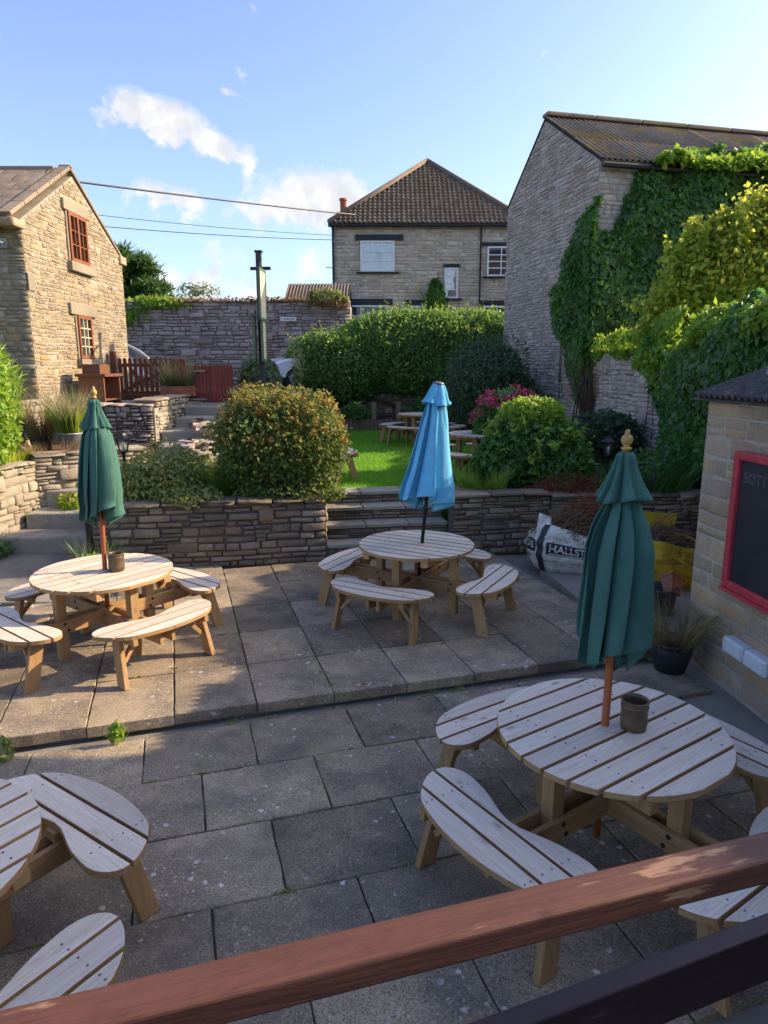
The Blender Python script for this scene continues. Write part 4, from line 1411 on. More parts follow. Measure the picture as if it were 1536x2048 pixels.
def make_table():
    root = empty('picnic_table', 'x', 'picnic table')
    TR, TH, TZ = 0.615, 0.036, 0.72
    n = 9
    gap = 0.019
    pitch = 2 * TR / n
    top = MB()
    for a in (-0.33, 0.33):
        top.box((a, 0, TZ - TH - 0.031), (0.07, 1.02, 0.06))
    top = top.build('table_top', 'wood_frame', root)
    for k in range(n):
        y0, y1 = -TR + k * pitch + gap / 2, -TR + (k + 1) * pitch - gap / 2
        pts = []
        ys = [y0 + (y1 - y0) * i / 8 for i in range(9)]
        pts += [(math.sqrt(max(0.0006, TR * TR - y * y)), y) for y in ys]
        pts += [(-math.sqrt(max(0.0006, TR * TR - y * y)), y) for y in reversed(ys)]
        bevel(sawn_edges(MB().prism(pts, TZ - TH, TZ + random.uniform(-.001, .001)).build('slat', 'wood_top', top)), 0.004)
    sc_ = MB()
    for a in (-0.33, 0.33):
        for k in range(n):
            yc_ = -TR + (k + .5) * pitch
            for q in (-0.03, 0.03):
                if a * a + (yc_ + q) ** 2 < (TR - .03) ** 2:
                    sc_.tube([(a + random.uniform(-.006, .006), yc_ + q, TZ - .003), (a, yc_ + q, TZ + .0018)], 0.0055, 7)
    sc_.build('screw', 'lead_grey', root)['kind'] = 'stuff'
    out = seat_outline()
    cuts = [(0.62, 0.780), (0.798, 0.925), (0.943, 1.10)]
    for k in range(4):
        bm_ = MB()
        for t_ in (-0.36, 0.36):
            bm_.box((0.86, t_ * 0.97, 0.385), (0.34, 0.04, 0.055))
        bm_.box((0.84, 0.0, 0.388), (0.24, 0.075, 0.05))
        be = bm_.build('bench', 'wood_frame', root)
        be.rotation_euler = (0, 0, k * PI / 2)
        for c0, c1 in cuts:
            bevel(sawn_edges(MB().prism(clip_strip(out, c0, c1), 0.412, 0.448).build('slat', 'wood_seat', be)), 0.004)
        sc_ = MB()
        for t_ in (-0.35, 0.35):
            for a in (0.72, 0.765, 0.83, 0.89, 0.965, 1.0):
                sc_.tube([(a, t_, 0.445), (a, t_ + .001, 0.4498)], 0.0055, 7)
        sc_.build('screw', 'lead_grey', be)['kind'] = 'stuff'
        for t_ in (-0.40, 0.40):
            sg = 1 if t_ > 0 else -1
            lg = MB()
            a, b = Vector((0.84, t_, 0.412)), Vector((0.94, t_ + sg * 0.035, 0.0))
            hx, hy = 0.055, 0.021
            vs = []
            for q in (b, a):
                vs += [q + Vector((-hx, -hy, 0)), q + Vector((hx, -hy, 0)), q + Vector((hx, hy, 0)), q + Vector((-hx, hy, 0))]
            lg.add(vs, [(3, 2, 1, 0), (4, 5, 6, 7), (0, 1, 5, 4), (1, 2, 6, 5), (2, 3, 7, 6), (3, 0, 4, 7)])
            bevel(lg.build('leg', 'wood_leg', be), 0.004)
            bevel(MB().bar((0.895, t_ - sg * 0.01, 0.20), (0.865, t_ - sg * 0.19, 0.405), 0.045, 0.035).build('brace', 'wood_frame', be), 0.003)
    for k in range(2):
        for s in (-1, 1):
            bm_ = bevel(MB().box((0, s * 0.058, 0.315 + 0.0 * k), (1.90, 0.034, 0.115)).build('cross_beam', 'wood_frame', root), 0.004)
            bm_.rotation_euler = (0, 0, k * PI / 2)
            if k:
                bm_.location.z = 0.001
                bm_.scale = (1, 1, 0.99)
    for k in range(4):
        ang = k * PI / 2
        lg = bevel(MB().box((0.44, 0, (TZ - TH) / 2 - .002), (0.085, 0.08, TZ - TH - .004)).build('table_leg', 'wood_leg', root), 0.004)
        lg.rotation_euler = (0, 0, ang)
        for s in (-1, 1):
            for dz in (-0.032, 0.032):
                b_ = MB()
                b_.lathe([(0.013, 0), (0.013, 0.005), (0.007, 0.009)], (0, 0, 0), 10)
                bo = b_.build('bolt', 'black_iron', lg)
                bo.rotation_euler = (R(-90) * s, 0, 0)
                bo.location = (0.425 + dz * .4, s * 0.0755, 0.315 + dz)
    MB().tube([(0, 0, TZ + .0015), (0, 0, TZ + .0045)], 0.052, 20).build('pole_collar', 'wood_top', root)
    return root


table0 = make_table()
TABLES = [
    ((-2.595, 6.09, UZ), 52, 'sunlit round picnic table holding the green parasol and stone pot'),
    ((0.348, 7.104, UZ), -29, 'round picnic table under the blue parasol, before the garden steps'),
    ((1.245, 3.432, 0.0), 34, 'big round picnic table in front, with green parasol and brown pot'),
    ((-2.05, 2.38, 0.0), 56, 'round picnic table cut off by the edge of the photo, no parasol'),
    ((0.95, 17.1, LAWN_Z), 60, 'farthest round picnic table on the lawn by the low picket fence'),
    ((1.72, 11.9, LAWN_Z), 65, 'round picnic table on the lawn half hidden behind leafy shrub'),
    ((-1.52, 11.5, LAWN_Z), 20, 'picnic table on the lawn, only a bench end showing beside the fuchsia'),
]
for i, (loc, rz, lab) in enumerate(TABLES):
    o = table0 if i == 0 else copy_tree(table0)
    o.location = loc
    o.rotation_euler = (0, 0, R(rz))
    tag(o, lab, 'picnic table', 'round wooden picnic tables with four benches')

# ------------------------------------------------------------------ folded parasols


def canopy_mesh(name, prof, nfold, seed, hem=0.03, sharp=1.6, n=144, m=46, warp=0.25, skirt=False):
    """folded cloth: prof = [(z, mean radius, fold depth)] from the top down"""
    r_ = np.random.default_rng(seed)
    th = np.linspace(0, 2 * PI, n, endpoint=False)
    zs_ = np.linspace(0, 1, m)
    pz = np.interp(zs_, np.linspace(0, 1, len(prof)), [p[0] for p in prof])
    pr = np.interp(zs_, np.linspace(0, 1, len(prof)), [p[1] for p in prof])
    pf = np.interp(zs_, np.linspace(0, 1, len(prof)), [p[2] for p in prof])
    amp = r_.uniform(0.35, 1.5, nfold)
    ph = np.cumsum(r_.uniform(0.55, 1.5, nfold))
    ph = ph / ph[-1]
    edges = np.concatenate([[0], ph])
    V = np.zeros((m, n, 3))
    f = th / (2 * PI)
    tw = r_.normal(0, 1, 4)
    for j in range(m):
        sh = warp * 0.08 * (zs_[j]) * np.sin(2 * PI * (f + 0.13 * tw[0])) + 0.03 * zs_[j] * tw[1]
        ff = (f + sh) % 1.0
        k = np.clip(np.searchsorted(edges, ff, side='right') - 1, 0, nfold - 1)
        loc = (ff - edges[k]) / (edges[k + 1] - edges[k])
        a0, a1 = amp[k], amp[(k + 1) % nfold]
        tri = np.sin(PI * loc) ** (1 / sharp)
        fold = (tri - 0.62) * (a0 * (1 - loc) + a1 * loc)
        skew = (0.10 if skirt else 0.34) * np.sin(PI * loc) ** 2 * (0.4 + amp[(k + 2) % nfold]) * min(1.0, zs_[j] * 4 + .2)
        cre = (0.0 if skirt else 1.0) * (0.008 * np.sin(11 * th + 3 * tw[0] + 2.5 * zs_[j]) * np.sin(9 * zs_[j] + 7 * f + tw[1]))
        rad = pr[j] * (1 + 0.07 * np.sin(3 * th + tw[2]) * zs_[j] + 0.04 * np.sin(2 * th + 6 * zs_[j])) + pf[j] * 2.05 * fold + cre * min(1.0, pr[j] / 0.1)
        aa = th + skew
        V[j, :, 0] = rad * np.cos(aa)
        V[j, :, 1] = rad * np.sin(aa)
        dz = hem * (zs_[j] ** 5) * (np.sin(2 * th + tw[3]) * 0.6 + (tri - 0.6) * 0.9 * (amp[k]))
        V[j, :, 2] = pz[j] + dz
    V = V.reshape(-1, 3)
    i = np.arange(n)
    Q = []
    for j in range(m - 1):
        Q.append(np.stack([j * n + i, (j + 1) * n + i, (j + 1) * n + (i + 1) % n, j * n + (i + 1) % n], 1))
    return np_mesh(name, V, np.concatenate(Q))


def parasol(label, base, tilt, pole_z, prof, cap, mat, pole_mat, pole_r, finial, seed, top_mat='gold_paint'):
    o = empty('parasol', label, 'parasol', base, group='folded parasols')
    o.rotation_euler = tilt
    MB().tube([(0, 0, pole_z[0]), (0, 0, pole_z[1])], pole_r, 14).build('pole', pole_mat, o, True)
    c_ = link('canopy', canopy_mesh('canopy', prof, 8, seed, hem=0.10, n=260, m=64), mat, o, True)
    s_ = c_.modifiers.new('thick', 'SOLIDIFY')
    s_.thickness = 0.003
    k_ = link('vent_cap', canopy_mesh('vent_cap', cap, 8, seed + 3, hem=0.022, sharp=1.0, m=22, skirt=True), mat, o, True)
    s_ = k_.modifiers.new('thick', 'SOLIDIFY')
    s_.thickness = 0.003
    z1 = cap[0][0]
    if finial:
        MB().lathe([(0.018, -0.02), (0.020, 0.01), (0.026, 0.013), (0.026, 0.02), (0.012, 0.026), (0.024, 0.040), (0.030, 0.058), (0.024, 0.078), (0.012, 0.088), (0.014, 0.096), (0.008, 0.110), (0.001, 0.112)], (0, 0, z1), 18).build('finial', top_mat, o, True)
    else:
        MB().lathe([(0.060, -0.012), (0.060, 0.004), (0.050, 0.016), (0.02, 0.022), (0.001, 0.022)], (0, 0, z1), 20).build('top_cap', 'lead_grey', o, True)
    # a cord and two rib tips peep out below the hem
    zb = prof[-1][0]
    for q in range(3):
        a = 1.2 + q * 2.1
        MB().tube([(0.05 * math.cos(a), 0.05 * math.sin(a), zb + .25), (0.06 * math.cos(a), 0.06 * math.sin(a), zb - .012)], 0.008, 6).build('rib', 'black_iron', o)
    return o


T3 = Vector((1.245, 3.432, 0))
parasol('big green folded parasol on the front table, gold finial on top', T3 + Vector((-.03, 0.02, 0.05)), (0.0, 0.005, 0.3), (-0.02, 2.14),
        [(2.14, 0.035, 0.01), (2.000, 0.0447, 0.0172), (1.910, 0.0694, 0.0327), (1.800, 0.1104, 0.0490), (1.680, 0.1308, 0.0613), (1.500, 0.1308, 0.0637), (1.350, 0.1349, 0.0653), (1.220, 0.1406, 0.0653), (1.100, 0.1426, 0.0691)],
        [(2.185, 0.030, 0.004), (2.165, 0.0447, 0.0069), (2.100, 0.0572, 0.0131), (2.020, 0.0859, 0.0245), (1.940, 0.1267, 0.0408)], 'canvas_green', 'pole_wood', 0.021, True, 4)
T1 = Vector((-2.595, 6.09, UZ))
parasol('green folded parasol on the sunlit table, leaning slightly', T1 + Vector((0.0, 0, 0.05)), (0.02, -0.004, 1.9), (-0.02, 2.2),
        [(2.20, 0.035, 0.01), (2.100, 0.0468, 0.0180), (2.020, 0.0616, 0.0274), (1.920, 0.0958, 0.0445), (1.750, 0.1129, 0.0513), (1.550, 0.1265, 0.0581), (1.380, 0.1368, 0.0616), (1.280, 0.1300, 0.0616), (1.190, 0.1400, 0.0650)],
        [(2.235, 0.028, 0.004), (2.215, 0.050, 0.008), (2.150, 0.0513, 0.0123), (2.060, 0.0821, 0.0239), (1.980, 0.1129, 0.0342)], 'canvas_green', 'pole_wood', 0.021, True, 9)
T2 = Vector((0.348, 7.104, UZ))
parasol('bright blue folded parasol on a black pole, tilted to one side', T2 + Vector((0.0, 0, 0.05)), (0.0, 0.088, 0.0), (-0.02, 2.27),
        [(2.27, 0.05, 0.01), (2.14, 0.075, 0.025), (2.0, 0.095, 0.04), (1.84, 0.115, 0.05), (1.66, 0.140, 0.06), (1.48, 0.165, 0.07), (1.32, 0.195, 0.085), (1.22, 0.205, 0.095), (1.14, 0.212, 0.10)],
        [(2.355, 0.055, 0.002), (2.34, 0.062, 0.006), (2.28, 0.085, 0.015), (2.21, 0.110, 0.022), (2.15, 0.140, 0.032)], 'canvas_blue', 'black_iron', 0.019, False, 14)

for lab, loc, k in (('dark brown glazed crock beside the parasol pole on the front table', (1.365, 3.43, 0.7205), 1.0),
                    ('buff stoneware pot beside the parasol on the sunlit table', (-2.47, 6.09, 0.8155), 1.0)):
    po = empty('crock', lab, 'pot', loc, group='pots on tables')
    MB().lathe([(0.060, 0.0), (0.068, 0.004), (0.071, 0.03), (0.073, 0.045), (0.071, 0.05), (0.071, 0.125), (0.074, 0.13), (0.074, 0.136), (0.070, 0.14), (0.072, 0.155), (0.077, 0.165), (0.074, 0.17), (0.066, 0.168), (0.064, 0.15), (0.064, 0.02), (0.02, 0.015)], n=28).build('body', 'brown_glaze', po, True)
    MB().tube([(0, 0, .016), (0, 0, .05)], 0.062, 20).build('sand', 'soil', po)

# ------------------------------------------------------------------ balcony rail in front of the camera
DU = Vector((math.cos(0.287), math.sin(0.287), 0))
DN = Vector((-DU.y, DU.x, 0))
rl = empty('balcony_railing', 'worn reddish brown wooden handrail across the foot of the picture', 'railing', (0, 0.6, 1.0))
rr = Matrix((DU, DN, Vector((0, 0, 1)))).transposed()


def local_bar(parent, name, mat, c_, size, bev=0.006, yaw=0.287):
    o = MB().box((0, 0, 0), size).build(name, mat, parent)
    o.location = Vector(c_) - org(parent)
    o.rotation_euler = (0, 0, yaw)
    bevel(o, bev, 3)
    return o


RC = Vector((0.0, 0.628, 2.05))
local_bar(rl, 'handrail', 'wood_rail', RC + DU * 0.3 + Vector((0, 0, -0.018)), (4.2, 0.048, 0.036), 0.005)
local_bar(rl, 'middle_rail', 'wood_rail_dark', (0.38, 0.875, 1.70), (2.6, 0.034, 0.10), 0.004, 0.36)
for u in (-1.6, 0.735, 2.2):
    local_bar(rl, 'post', 'wood_rail_dark', RC + DU * u + DN * 0.0 + Vector((0, 0, -0.555)), (0.05, 0.05, 1.03), 0.006)
dk = struct('balcony_deck', 'wood_rail_dark', MB().prism([(-2.6, -0.1), (2.6, 1.46), (3.2, -0.6), (2.6, -3), (-3, -3)], 0.86, 0.98))

# ------------------------------------------------------------------ fences, gates, sign


def picket_gate(name, label, p0, p1, z, h, mat, n, arch=0.0, post_at=(0,), brace=True, gap=0.35, rails=True, latch=False):
    p0, p1 = Vector((*p0, z)), Vector((*p1, z))
    U = (p1 - p0).normalized()
    L = (p1 - p0).length
    o = empty(name, label, 'gate', p0)
    rot = Matrix((U, Vector((-U.y, U.x, 0)), Vector((0, 0, 1)))).transposed()
    pw = L / n
    for i in range(n):
        u = (i + .5) * pw
        hh = h - arch * (1 - abs(2 * u / L - 1) ** 2) + (arch if arch < 0 else 0)
        wd = pw * (1 - gap)
        mb = MB().box((0, 0, hh / 2), (wd, 0.022, hh))
        mb.v = [(x, y, zz if zz < hh * .5 else hh) for x, y, zz in mb.v]
        mb.add([(-wd / 2, -.011, hh), (wd / 2, -.011, hh), (wd / 2, .011, hh), (-wd / 2, .011, hh), (0, -.011, hh + wd * .45), (0, .011, hh + wd * .45)], [(0, 1, 4), (2, 3, 5), (1, 2, 5, 4), (3, 0, 4, 5)])
        b = mb.build('picket', mat, o)
        b.location = U * u + Vector((0, 0, 0.05))
        b.rotation_euler = (0, 0, math.atan2(U.y, U.x))
    nb = Vector((-U.y, U.x, 0)) * 0.03
    for v in (0.16, h - 0.12):
        b = MB().box((0, 0, 0), (L, 0.03, 0.07)).build('rail', mat, o)
        b.location = U * (L / 2) + Vector((0, 0, v + .03)) + nb
        b.rotation_euler = (0, 0, math.atan2(U.y, U.x))
    if brace:
        MB().bar(U * 0.04 + Vector((0, 0, .2)) + nb * 1.05, U * (L - .04) + Vector((0, 0, h - .12)) + nb * 1.05, 0.03, 0.07).build('brace', mat, o)
    if latch:
        for v in (0.10, h - .06):
            MB().box(U * 0.22 + Vector((0, 0, v)) - nb * 0.9, (0.42, 0.015, 0.035), rot).build('hinge', 'zinc', o)
    for u, ph in post_at:
        MB().box(U * u + Vector((0, 0, ph / 2 - .05)), (0.11, 0.11, ph + .1), rot).build('post', mat, o)
    return o


picket_gate('picket_gate', 'open-slatted brown wooden gate beside the cottage wall', (-6.30, 16.55), (-4.95, 16.5), 1.88, 0.92, 'gate_brown', 11, gap=0.36, post_at=((-0.09, 1.15), (1.42, 0.95)))
picket_gate('picket_gate', 'dark red picket gate with zinc hinges at the top of the steps', (-4.52, 15.98), (-3.46, 16.0), 1.84, 0.80, 'gate_red', 13, gap=0.13, post_at=((-0.07, 1.0),), brace=False, latch=True)
# low picket fence at the far end of the lawn
pf = empty('picket_fence', 'low weathered picket fence at the far end of the lawn', 'fence', (1, 20.4, LAWN_Z))
for i in range(78):
    x = -2.0 + i * 0.085
    h = 0.34 + random.uniform(-.03, .03)
    mb = MB().box((0, 0, h / 2), (0.06, 0.02, h))
    b = mb.build('picket', 'fence_wood', pf)
    b.location = (x - 1, random.uniform(-.01, .01), 0)
    b.rotation_euler = (0, random.uniform(-.04, .04), 0)
for x in (-2.05, -0.3, 0.42, 2.6, 3.9):
    b = MB().box((0, 0, 0.42), (0.14, 0.12, 0.84)).build('post', 'fence_wood', pf)
    b.location = (x - 1, 0.09, 0)
MB().box((0, 0, 0), (6.6, 0.03, 0.06)).build('rail', 'fence_wood', pf).location = (0.2, 0.035, 0.2)

sp = empty('pub_sign', 'black sign post with cream boards seen edge-on behind the fuchsia', 'sign', (-2.95, 17.0, 1.2))
MB().box((0, 0, 2.05), (0.125, 0.125, 4.1)).build('post', 'post_grey', sp)
MB().box((0, 0, 4.12), (0.17, 0.17, 0.04)).build('post_cap', 'black_paint', sp)
MB().bar((-0.2, 0.0, 3.74), (0.28, -0.05, 3.74), 0.06, 0.07).build('bracket', 'black_iron', sp)
MB().bar((0.06, -0.02, 3.95), (0.13, -0.75, 3.70), 0.03, 0.05).build('bracket', 'black_iron', sp)
bA = Matrix.Rotation(R(97.0), 3, 'Z')


def sign_board(c_, wd, h, yaw):
    rt = Matrix.Rotation(yaw, 3, 'Z')
    b = MB().box(c_, (wd, 0.03, h), rt).build('board', 'cream_paint', sp)
    for s in (-1, 1):
        MB().box(Vector(c_) + rt @ Vector((s * wd / 2, 0, 0)), (0.06, 0.05, h), rt).build('board_frame', 'green_board', sp)
        MB().box(Vector(c_) + rt @ Vector((0, 0, s * h / 2)), (wd + .06, 0.052, 0.06), rt).build('board_frame', 'green_board', sp)


sign_board((0.13, -0.42, 3.10), 0.70, 1.10, R(89))
sign_board((0.11, -0.30, 2.10), 0.42, 0.95, R(89))
sign_board((-0.11, -0.30, 2.13), 0.42, 1.0, R(94))

ts = empty('wall_sign', 'small white sign reading TOILETS on the roadside wall', 'sign', (-3.36, 24.93, 4.33))
MB().box((0, 0, 0), (0.56, 0.02, 0.14)).build('plate', 'white_paint', ts)
me = text_mesh('< TOILETS', 0.105, bold=True)
for v in me.vertices:
    v.co = (v.co.x - 0.26, -0.0125, v.co.y - 0.04)
link('lettering', me, 'black_paint', ts)

# overhead wires from the left to the house
for i, (a, b, sag, r_, lab) in enumerate((((-19.9, 2.66, 5.95), (-1.2, 29.8, 8.75), 0.22, 0.030, 'thick black overhead cable reaching the house eave'),
                                     ((-12.0, 22.0, 7.55), (-2.1, 29.9, 7.98), 0.12, 0.010, 'thin overhead wire, the upper of the fine pair'),
                                     ((-12.0, 22.0, 7.15), (-2.1, 29.9, 7.80), 0.12, 0.013, 'thin overhead wire, the lower of the fine pair'))):
    pts = []
    for k in range(25):
        f = k / 24
        q = Vector(a).lerp(Vector(b), f)
        q.z -= sag * 4 * f * (1 - f)
        pts.append(q)
    tag(MB().tube(pts, r_, 6).build('overhead_wire', 'black_paint'), lab, 'wire', 'overhead wires')

# ------------------------------------------------------------------ lanterns


def lantern(label, base, h):
    o = empty('garden_lantern', label, 'lantern', base, group='garden lanterns')
    MB().lathe([(0.05, 0), (0.05, 0.03), (0.025, 0.05), (0.022, h - .04), (0.035, h - .02), (0.05, h)], n=12).build('post', 'black_iron', o, True)
    z = h
    n = 6
    for k in range(n):
        a = 2 * PI * k / n
        a2 = 2 * PI * (k + 1) / n
        MB().tube([(0.055 * math.cos(a), 0.055 * math.sin(a), z), (0.10 * math.cos(a), 0.10 * math.sin(a), z + .19)], 0.007, 5).build('glazing_bar', 'black_iron', o)
        MB().add([(0.053 * math.cos(a), 0.053 * math.sin(a), z + .005), (0.053 * math.cos(a2), 0.053 * math.sin(a2), z + .005), (0.097 * math.cos(a2), 0.097 * math.sin(a2), z + .188), (0.097 * math.cos(a), 0.097 * math.sin(a), z + .188)], [(0, 1, 2, 3)]).build('pane', 'glass_clear', o)
    MB().lathe([(0.055, -.012), (0.058, 0), (0.055, 0.008)], (0, 0, z), 12).build('base', 'black_iron', o)
    MB().lathe([(0.112, 0.185), (0.115, 0.198), (0.06, 0.235), (0.045, 0.262), (0.012, 0.275), (0.014, 0.295), (0.001, 0.305)], (0, 0, z), 6).build('cap', 'black_iron', o)
    MB().lathe([(0.012, 0.01), (0.016, 0.05), (0.03, 0.09), (0.026, 0.12), (0.002, 0.135)], (0, 0, z), 12).build('bulb', 'bulb', o, True)
    return o


lantern('black garden lantern beside the green parasol on the sunlit table', (-3.72, 9.75, 0.86), 0.62)
lantern('black garden lantern among the shrubs by the ivy', (3.28, 10.0, 0.88), 0.52)

# ------------------------------------------------------------------ obelisk trellis
ot = empty('obelisk_trellis', 'black wire obelisk trellis against the garden wall', 'trellis', (3.70, 13.0, 0.9))
top_c = Vector((0.02, 0, 1.58))
for k in range(6):
    a = 2 * PI * k / 6
    pts = [Vector((0.20 * math.cos(a) * s_, 0.20 * math.sin(a) * s_, z)) for s_, z in ((1.1, 0), (0.95, 0.6), (0.82, 1.1), (0.62, 1.38), (0.28, 1.53), (0.0, 1.57))]
    MB().tube([p + Vector((0.05 * p.z, 0, 0)) for p in pts], 0.012, 5).build('upright', 'black_iron', ot)
for z, r_ in ((0.45, 0.20), (0.85, 0.178), (1.2, 0.152)):
    MB().tube([(r_ * math.cos(2 * PI * k / 20) + .05 * z, r_ * math.sin(2 * PI * k / 20), z) for k in range(21)], 0.008, 5).build('hoop', 'black_iron', ot)

# ------------------------------------------------------------------ sacks, pots and clutter by the shed


def sack(name, label, base, sx, sy, h, mat, seed, slump=0.12, rz=0.0, n=64, m=26):
    o = empty(name, label, 'sack', base)
    r_ = np.random.default_rng(seed)
    th = np.linspace(0, 2 * PI, n, endpoint=False)
    ph = r_.uniform(0, 2 * PI, 8)

    def surf(a, v, grow=0.0):
        pw = 3.2
        rad = 1 / (np.abs(np.cos(a)) ** pw + np.abs(np.sin(a)) ** pw) ** (1 / pw)
        bul = 0.86 + 0.20 * np.sin(PI * np.clip(v * 0.95 + .05, 0, 1)) - 0.05 * v
        wr = 0.016 * np.sin(v * 23 + 2.2 * np.sin(2 * a + ph[0]) + ph[1]) + 0.018 * np.sin(5 * a + 5 * v + ph[2]) + 0.010 * np.sin(9 * a - 14 * v + ph[3])
        rr_ = rad * (bul + wr * (0.3 + v)) + grow
        top = h * (1 + slump * (np.sin(2 * a + ph[4]) * .6 + np.sin(3 * a + ph[5]) * .5))
        x, y = sx / 2 * rr_ * np.cos(a), sy / 2 * rr_ * np.sin(a)
        z = v * top
        c_, s_ = math.cos(rz), math.sin(rz)
        return np.stack([x * c_ - y * s_, x * s_ + y * c_, z], -1)

    V = []
    vs = np.concatenate([np.linspace(0, 1, m), np.linspace(0.97, 0.55, 8)])
    for j, v in enumerate(vs):
        p = surf(th, v, 0.0 if j < m else -0.05 - 0.004 * (j - m))
        if j == m - 1:
            p = surf(th, v, -0.015)
        V.append(p)
    V = np.concatenate(V)
    i = np.arange(n)
    Q = np.concatenate([np.stack([j * n + i, j * n + (i + 1) % n, (j + 1) * n + (i + 1) % n, (j + 1) * n + i], 1) for j in range(len(vs) - 1)])
    b = link('bag', np_mesh('bag', V, Q), mat, o, True)
    return o, surf, h


def on_sack(surf, a0, a1, v0, v1, parent, name, mat, off, nu=70, nv=18):
    aa = np.linspace(a0, a1, nu)
    vv = np.linspace(v0, v1, nv)
    V = np.concatenate([surf(aa, np.full(nu, v), off) for v in vv])
    Q = [(j * nu + i, j * nu + i + 1, (j + 1) * nu + i + 1, (j + 1) * nu + i) for j in range(nv - 1) for i in range(nu - 1)]
    return link(name, np_mesh(name, V, np.array(Q)), mat, parent, True)


def sack_text(surf, body, a0, da, v0, dv, parent, mat, off, bold=True):
    me = text_mesh(body, 1.0, bold=bold)
    w_ = max(v.co.x for v in me.vertices)
    for v in me.vertices:
        a = a0 + da * v.co.x / w_
        vv = v0 + dv * v.co.y
        p = surf(np.array([a]), np.array([vv]), off)[0]
        v.co = Vector(p)
    return link('lettering', me, mat, parent)


def twig_heap(parent, name, mat, c_, rx, ry, n, L, seed, h=0.15, thick=0.006):
    r_ = random.Random(seed)
    mb = MB()
    for k in range(n):
        a, q = r_.uniform(0, 2 * PI), math.sqrt(r_.random())
        p = Vector((c_[0] + rx * q * math.cos(a), c_[1] + ry * q * math.sin(a), c_[2] + h * (1 - q * q) * r_.uniform(0.2, 1.1)))
        d = Vector((r_.gauss(0, 1), r_.gauss(0, 1), r_.gauss(0.05, .35))).normalized() * L * r_.uniform(.4, 1.2)
        bend = Vector((r_.gauss(0, 1), r_.gauss(0, 1), r_.gauss(0, 1))) * L * .10
        mb.tube([p - d / 2, p + bend, p + d / 2], [thick, thick * .8, thick * .4], 4, False)
    o = mb.build(name, mat, parent)
    o['kind'] = 'stuff'
    return o


sk, sf, hh = sack('bulk_bag', 'white woven bulk bag of garden waste printed HALLSTONE', (2.46, 8.62, 0.148), 1.15, 1.0, 0.52, 'bag_white', 5, rz=-0.10)
aF = -PI / 2
on_sack(sf, aF - 1.60, aF - 0.92, 0.42, 0.68, sk, 'print_band', 'sack_black', 0.010)
on_sack(sf, aF - 0.66, aF + 0.60, 0.42, 0.68, sk, 'print_band', 'sack_black', 0.010)
on_sack(sf, aF - 0.86, aF - 0.72, 0.0, 1.0, sk, 'lifting_strap', 'sack_black', 0.028, 8, 40)
sack_text(sf, 'HALLSTONE', aF - 0.60, 1.12, 0.50, 0.22, sk, 'bag_white', 0.032)
sack_text(sf, 'HALLSTONE', aF - 1.85, 0.90, 0.50, 0.20, sk, 'bag_white', 0.032)
on_sack(sf, aF - 0.60, aF + 0.55, 0.435, 0.46, sk, 'print_line', 'bag_white', 0.014)
sack_text(sf, '.co.uk', aF - 1.45, 0.30, 0.26, 0.12, sk, 'sack_black', 0.014)
twig_heap(sk, 'garden_waste', 'twig', (0, 0, 0.42), 0.50, 0.42, 700, 0.34, 3, 0.30)
twig_heap(sk, 'dead_fern', 'twig_rust', (0.22, 0.12, 0.46), 0.36, 0.34, 520, 0.30, 4, 0.42, 0.004)
part(sk, 'folded_flap', 'bag_white', MB().add([(1.90, 8.35, 0.56), (2.02, 8.20, 0.60), (2.10, 8.42, 0.80), (1.98, 8.55, 0.84), (1.93, 8.38, 0.60), (2.05, 8.24, 0.63), (2.12, 8.45, 0.80), (2.0, 8.57, 0.83)], [(0, 1, 2, 3), (7, 6, 5, 4), (0, 4, 5, 1), (1, 5, 6, 2), (2, 6, 7, 3), (3, 7, 4, 0)]))

sk2, sf2, hh2 = sack('rubble_sack', 'yellow plastic sack heaped with dead twigs by the shed corner', (3.28, 8.05, 0.148), 1.10, 1.15, 0.50, 'yellow_sack', 8, slump=0.16, rz=0.2)
twig_heap(sk2, 'dead_twigs', 'twig', (0, -.05, 0.34), 0.46, 0.46, 620, 0.42, 7, 0.26, 0.006)
for k, (a, b) in enumerate((((-.25, .1, .5), (.35, -.35, .95)), ((-.1, .2, .45), (.25, -.3, 1.0)))):
    MB().tube([a, ((a[0] + b[0]) / 2, (a[1] + b[1]) / 2, (a[2] + b[2]) / 2 + .03), b], [0.011, 0.009, 0.005], 6).build('branch', 'twig', sk2)
part(sk2, 'flap', 'yellow_sack', MB().add([(2.95, 8.55, .62), (3.75, 8.62, .66), (3.8, 8.66, .80), (2.98, 8.62, .84), (2.95, 8.58, .62), (3.75, 8.66, .66), (3.8, 8.70, .80), (2.98, 8.66, .84)], [(0, 1, 2, 3), (7, 6, 5, 4), (3, 2, 6, 7)]))

# tipped terracotta pot and green tub, scrap of blue plastic
tp = empty('plant_pot', 'tipped terracotta plastic trough by the shed corner', 'pot', (2.98, 6.75, 0.36))
mb = MB()
for s_, q in ((1.0, 0.0), (0.92, 0.01)):
    pass
mb.add([(-.07, -.05, 0), (.07, -.05, 0), (.07, .05, 0), (-.07, .05, 0), (-.10, -.075, .19), (.10, -.075, .19), (.10, .075, .19), (-.10, .075, .19), (-.088, -.063, .19), (.088, -.063, .19), (.088, .063, .19), (-.088, .063, .19), (-.06, -.04, .02), (.06, -.04, .02), (.06, .04, .02), (-.06, .04, .02)],
       [(3, 2, 1, 0), (0, 1, 5, 4), (1, 2, 6, 5), (2, 3, 7, 6), (3, 0, 4, 7), (4, 5, 9, 8), (5, 6, 10, 9), (6, 7, 11, 10), (7, 4, 8, 11), (8, 9, 13, 12), (9, 10, 14, 13), (10, 11, 15, 14), (11, 8, 12, 15), (12, 13, 14, 15)])
b = bevel(mb.build('body', 'terracotta', tp), 0.006)
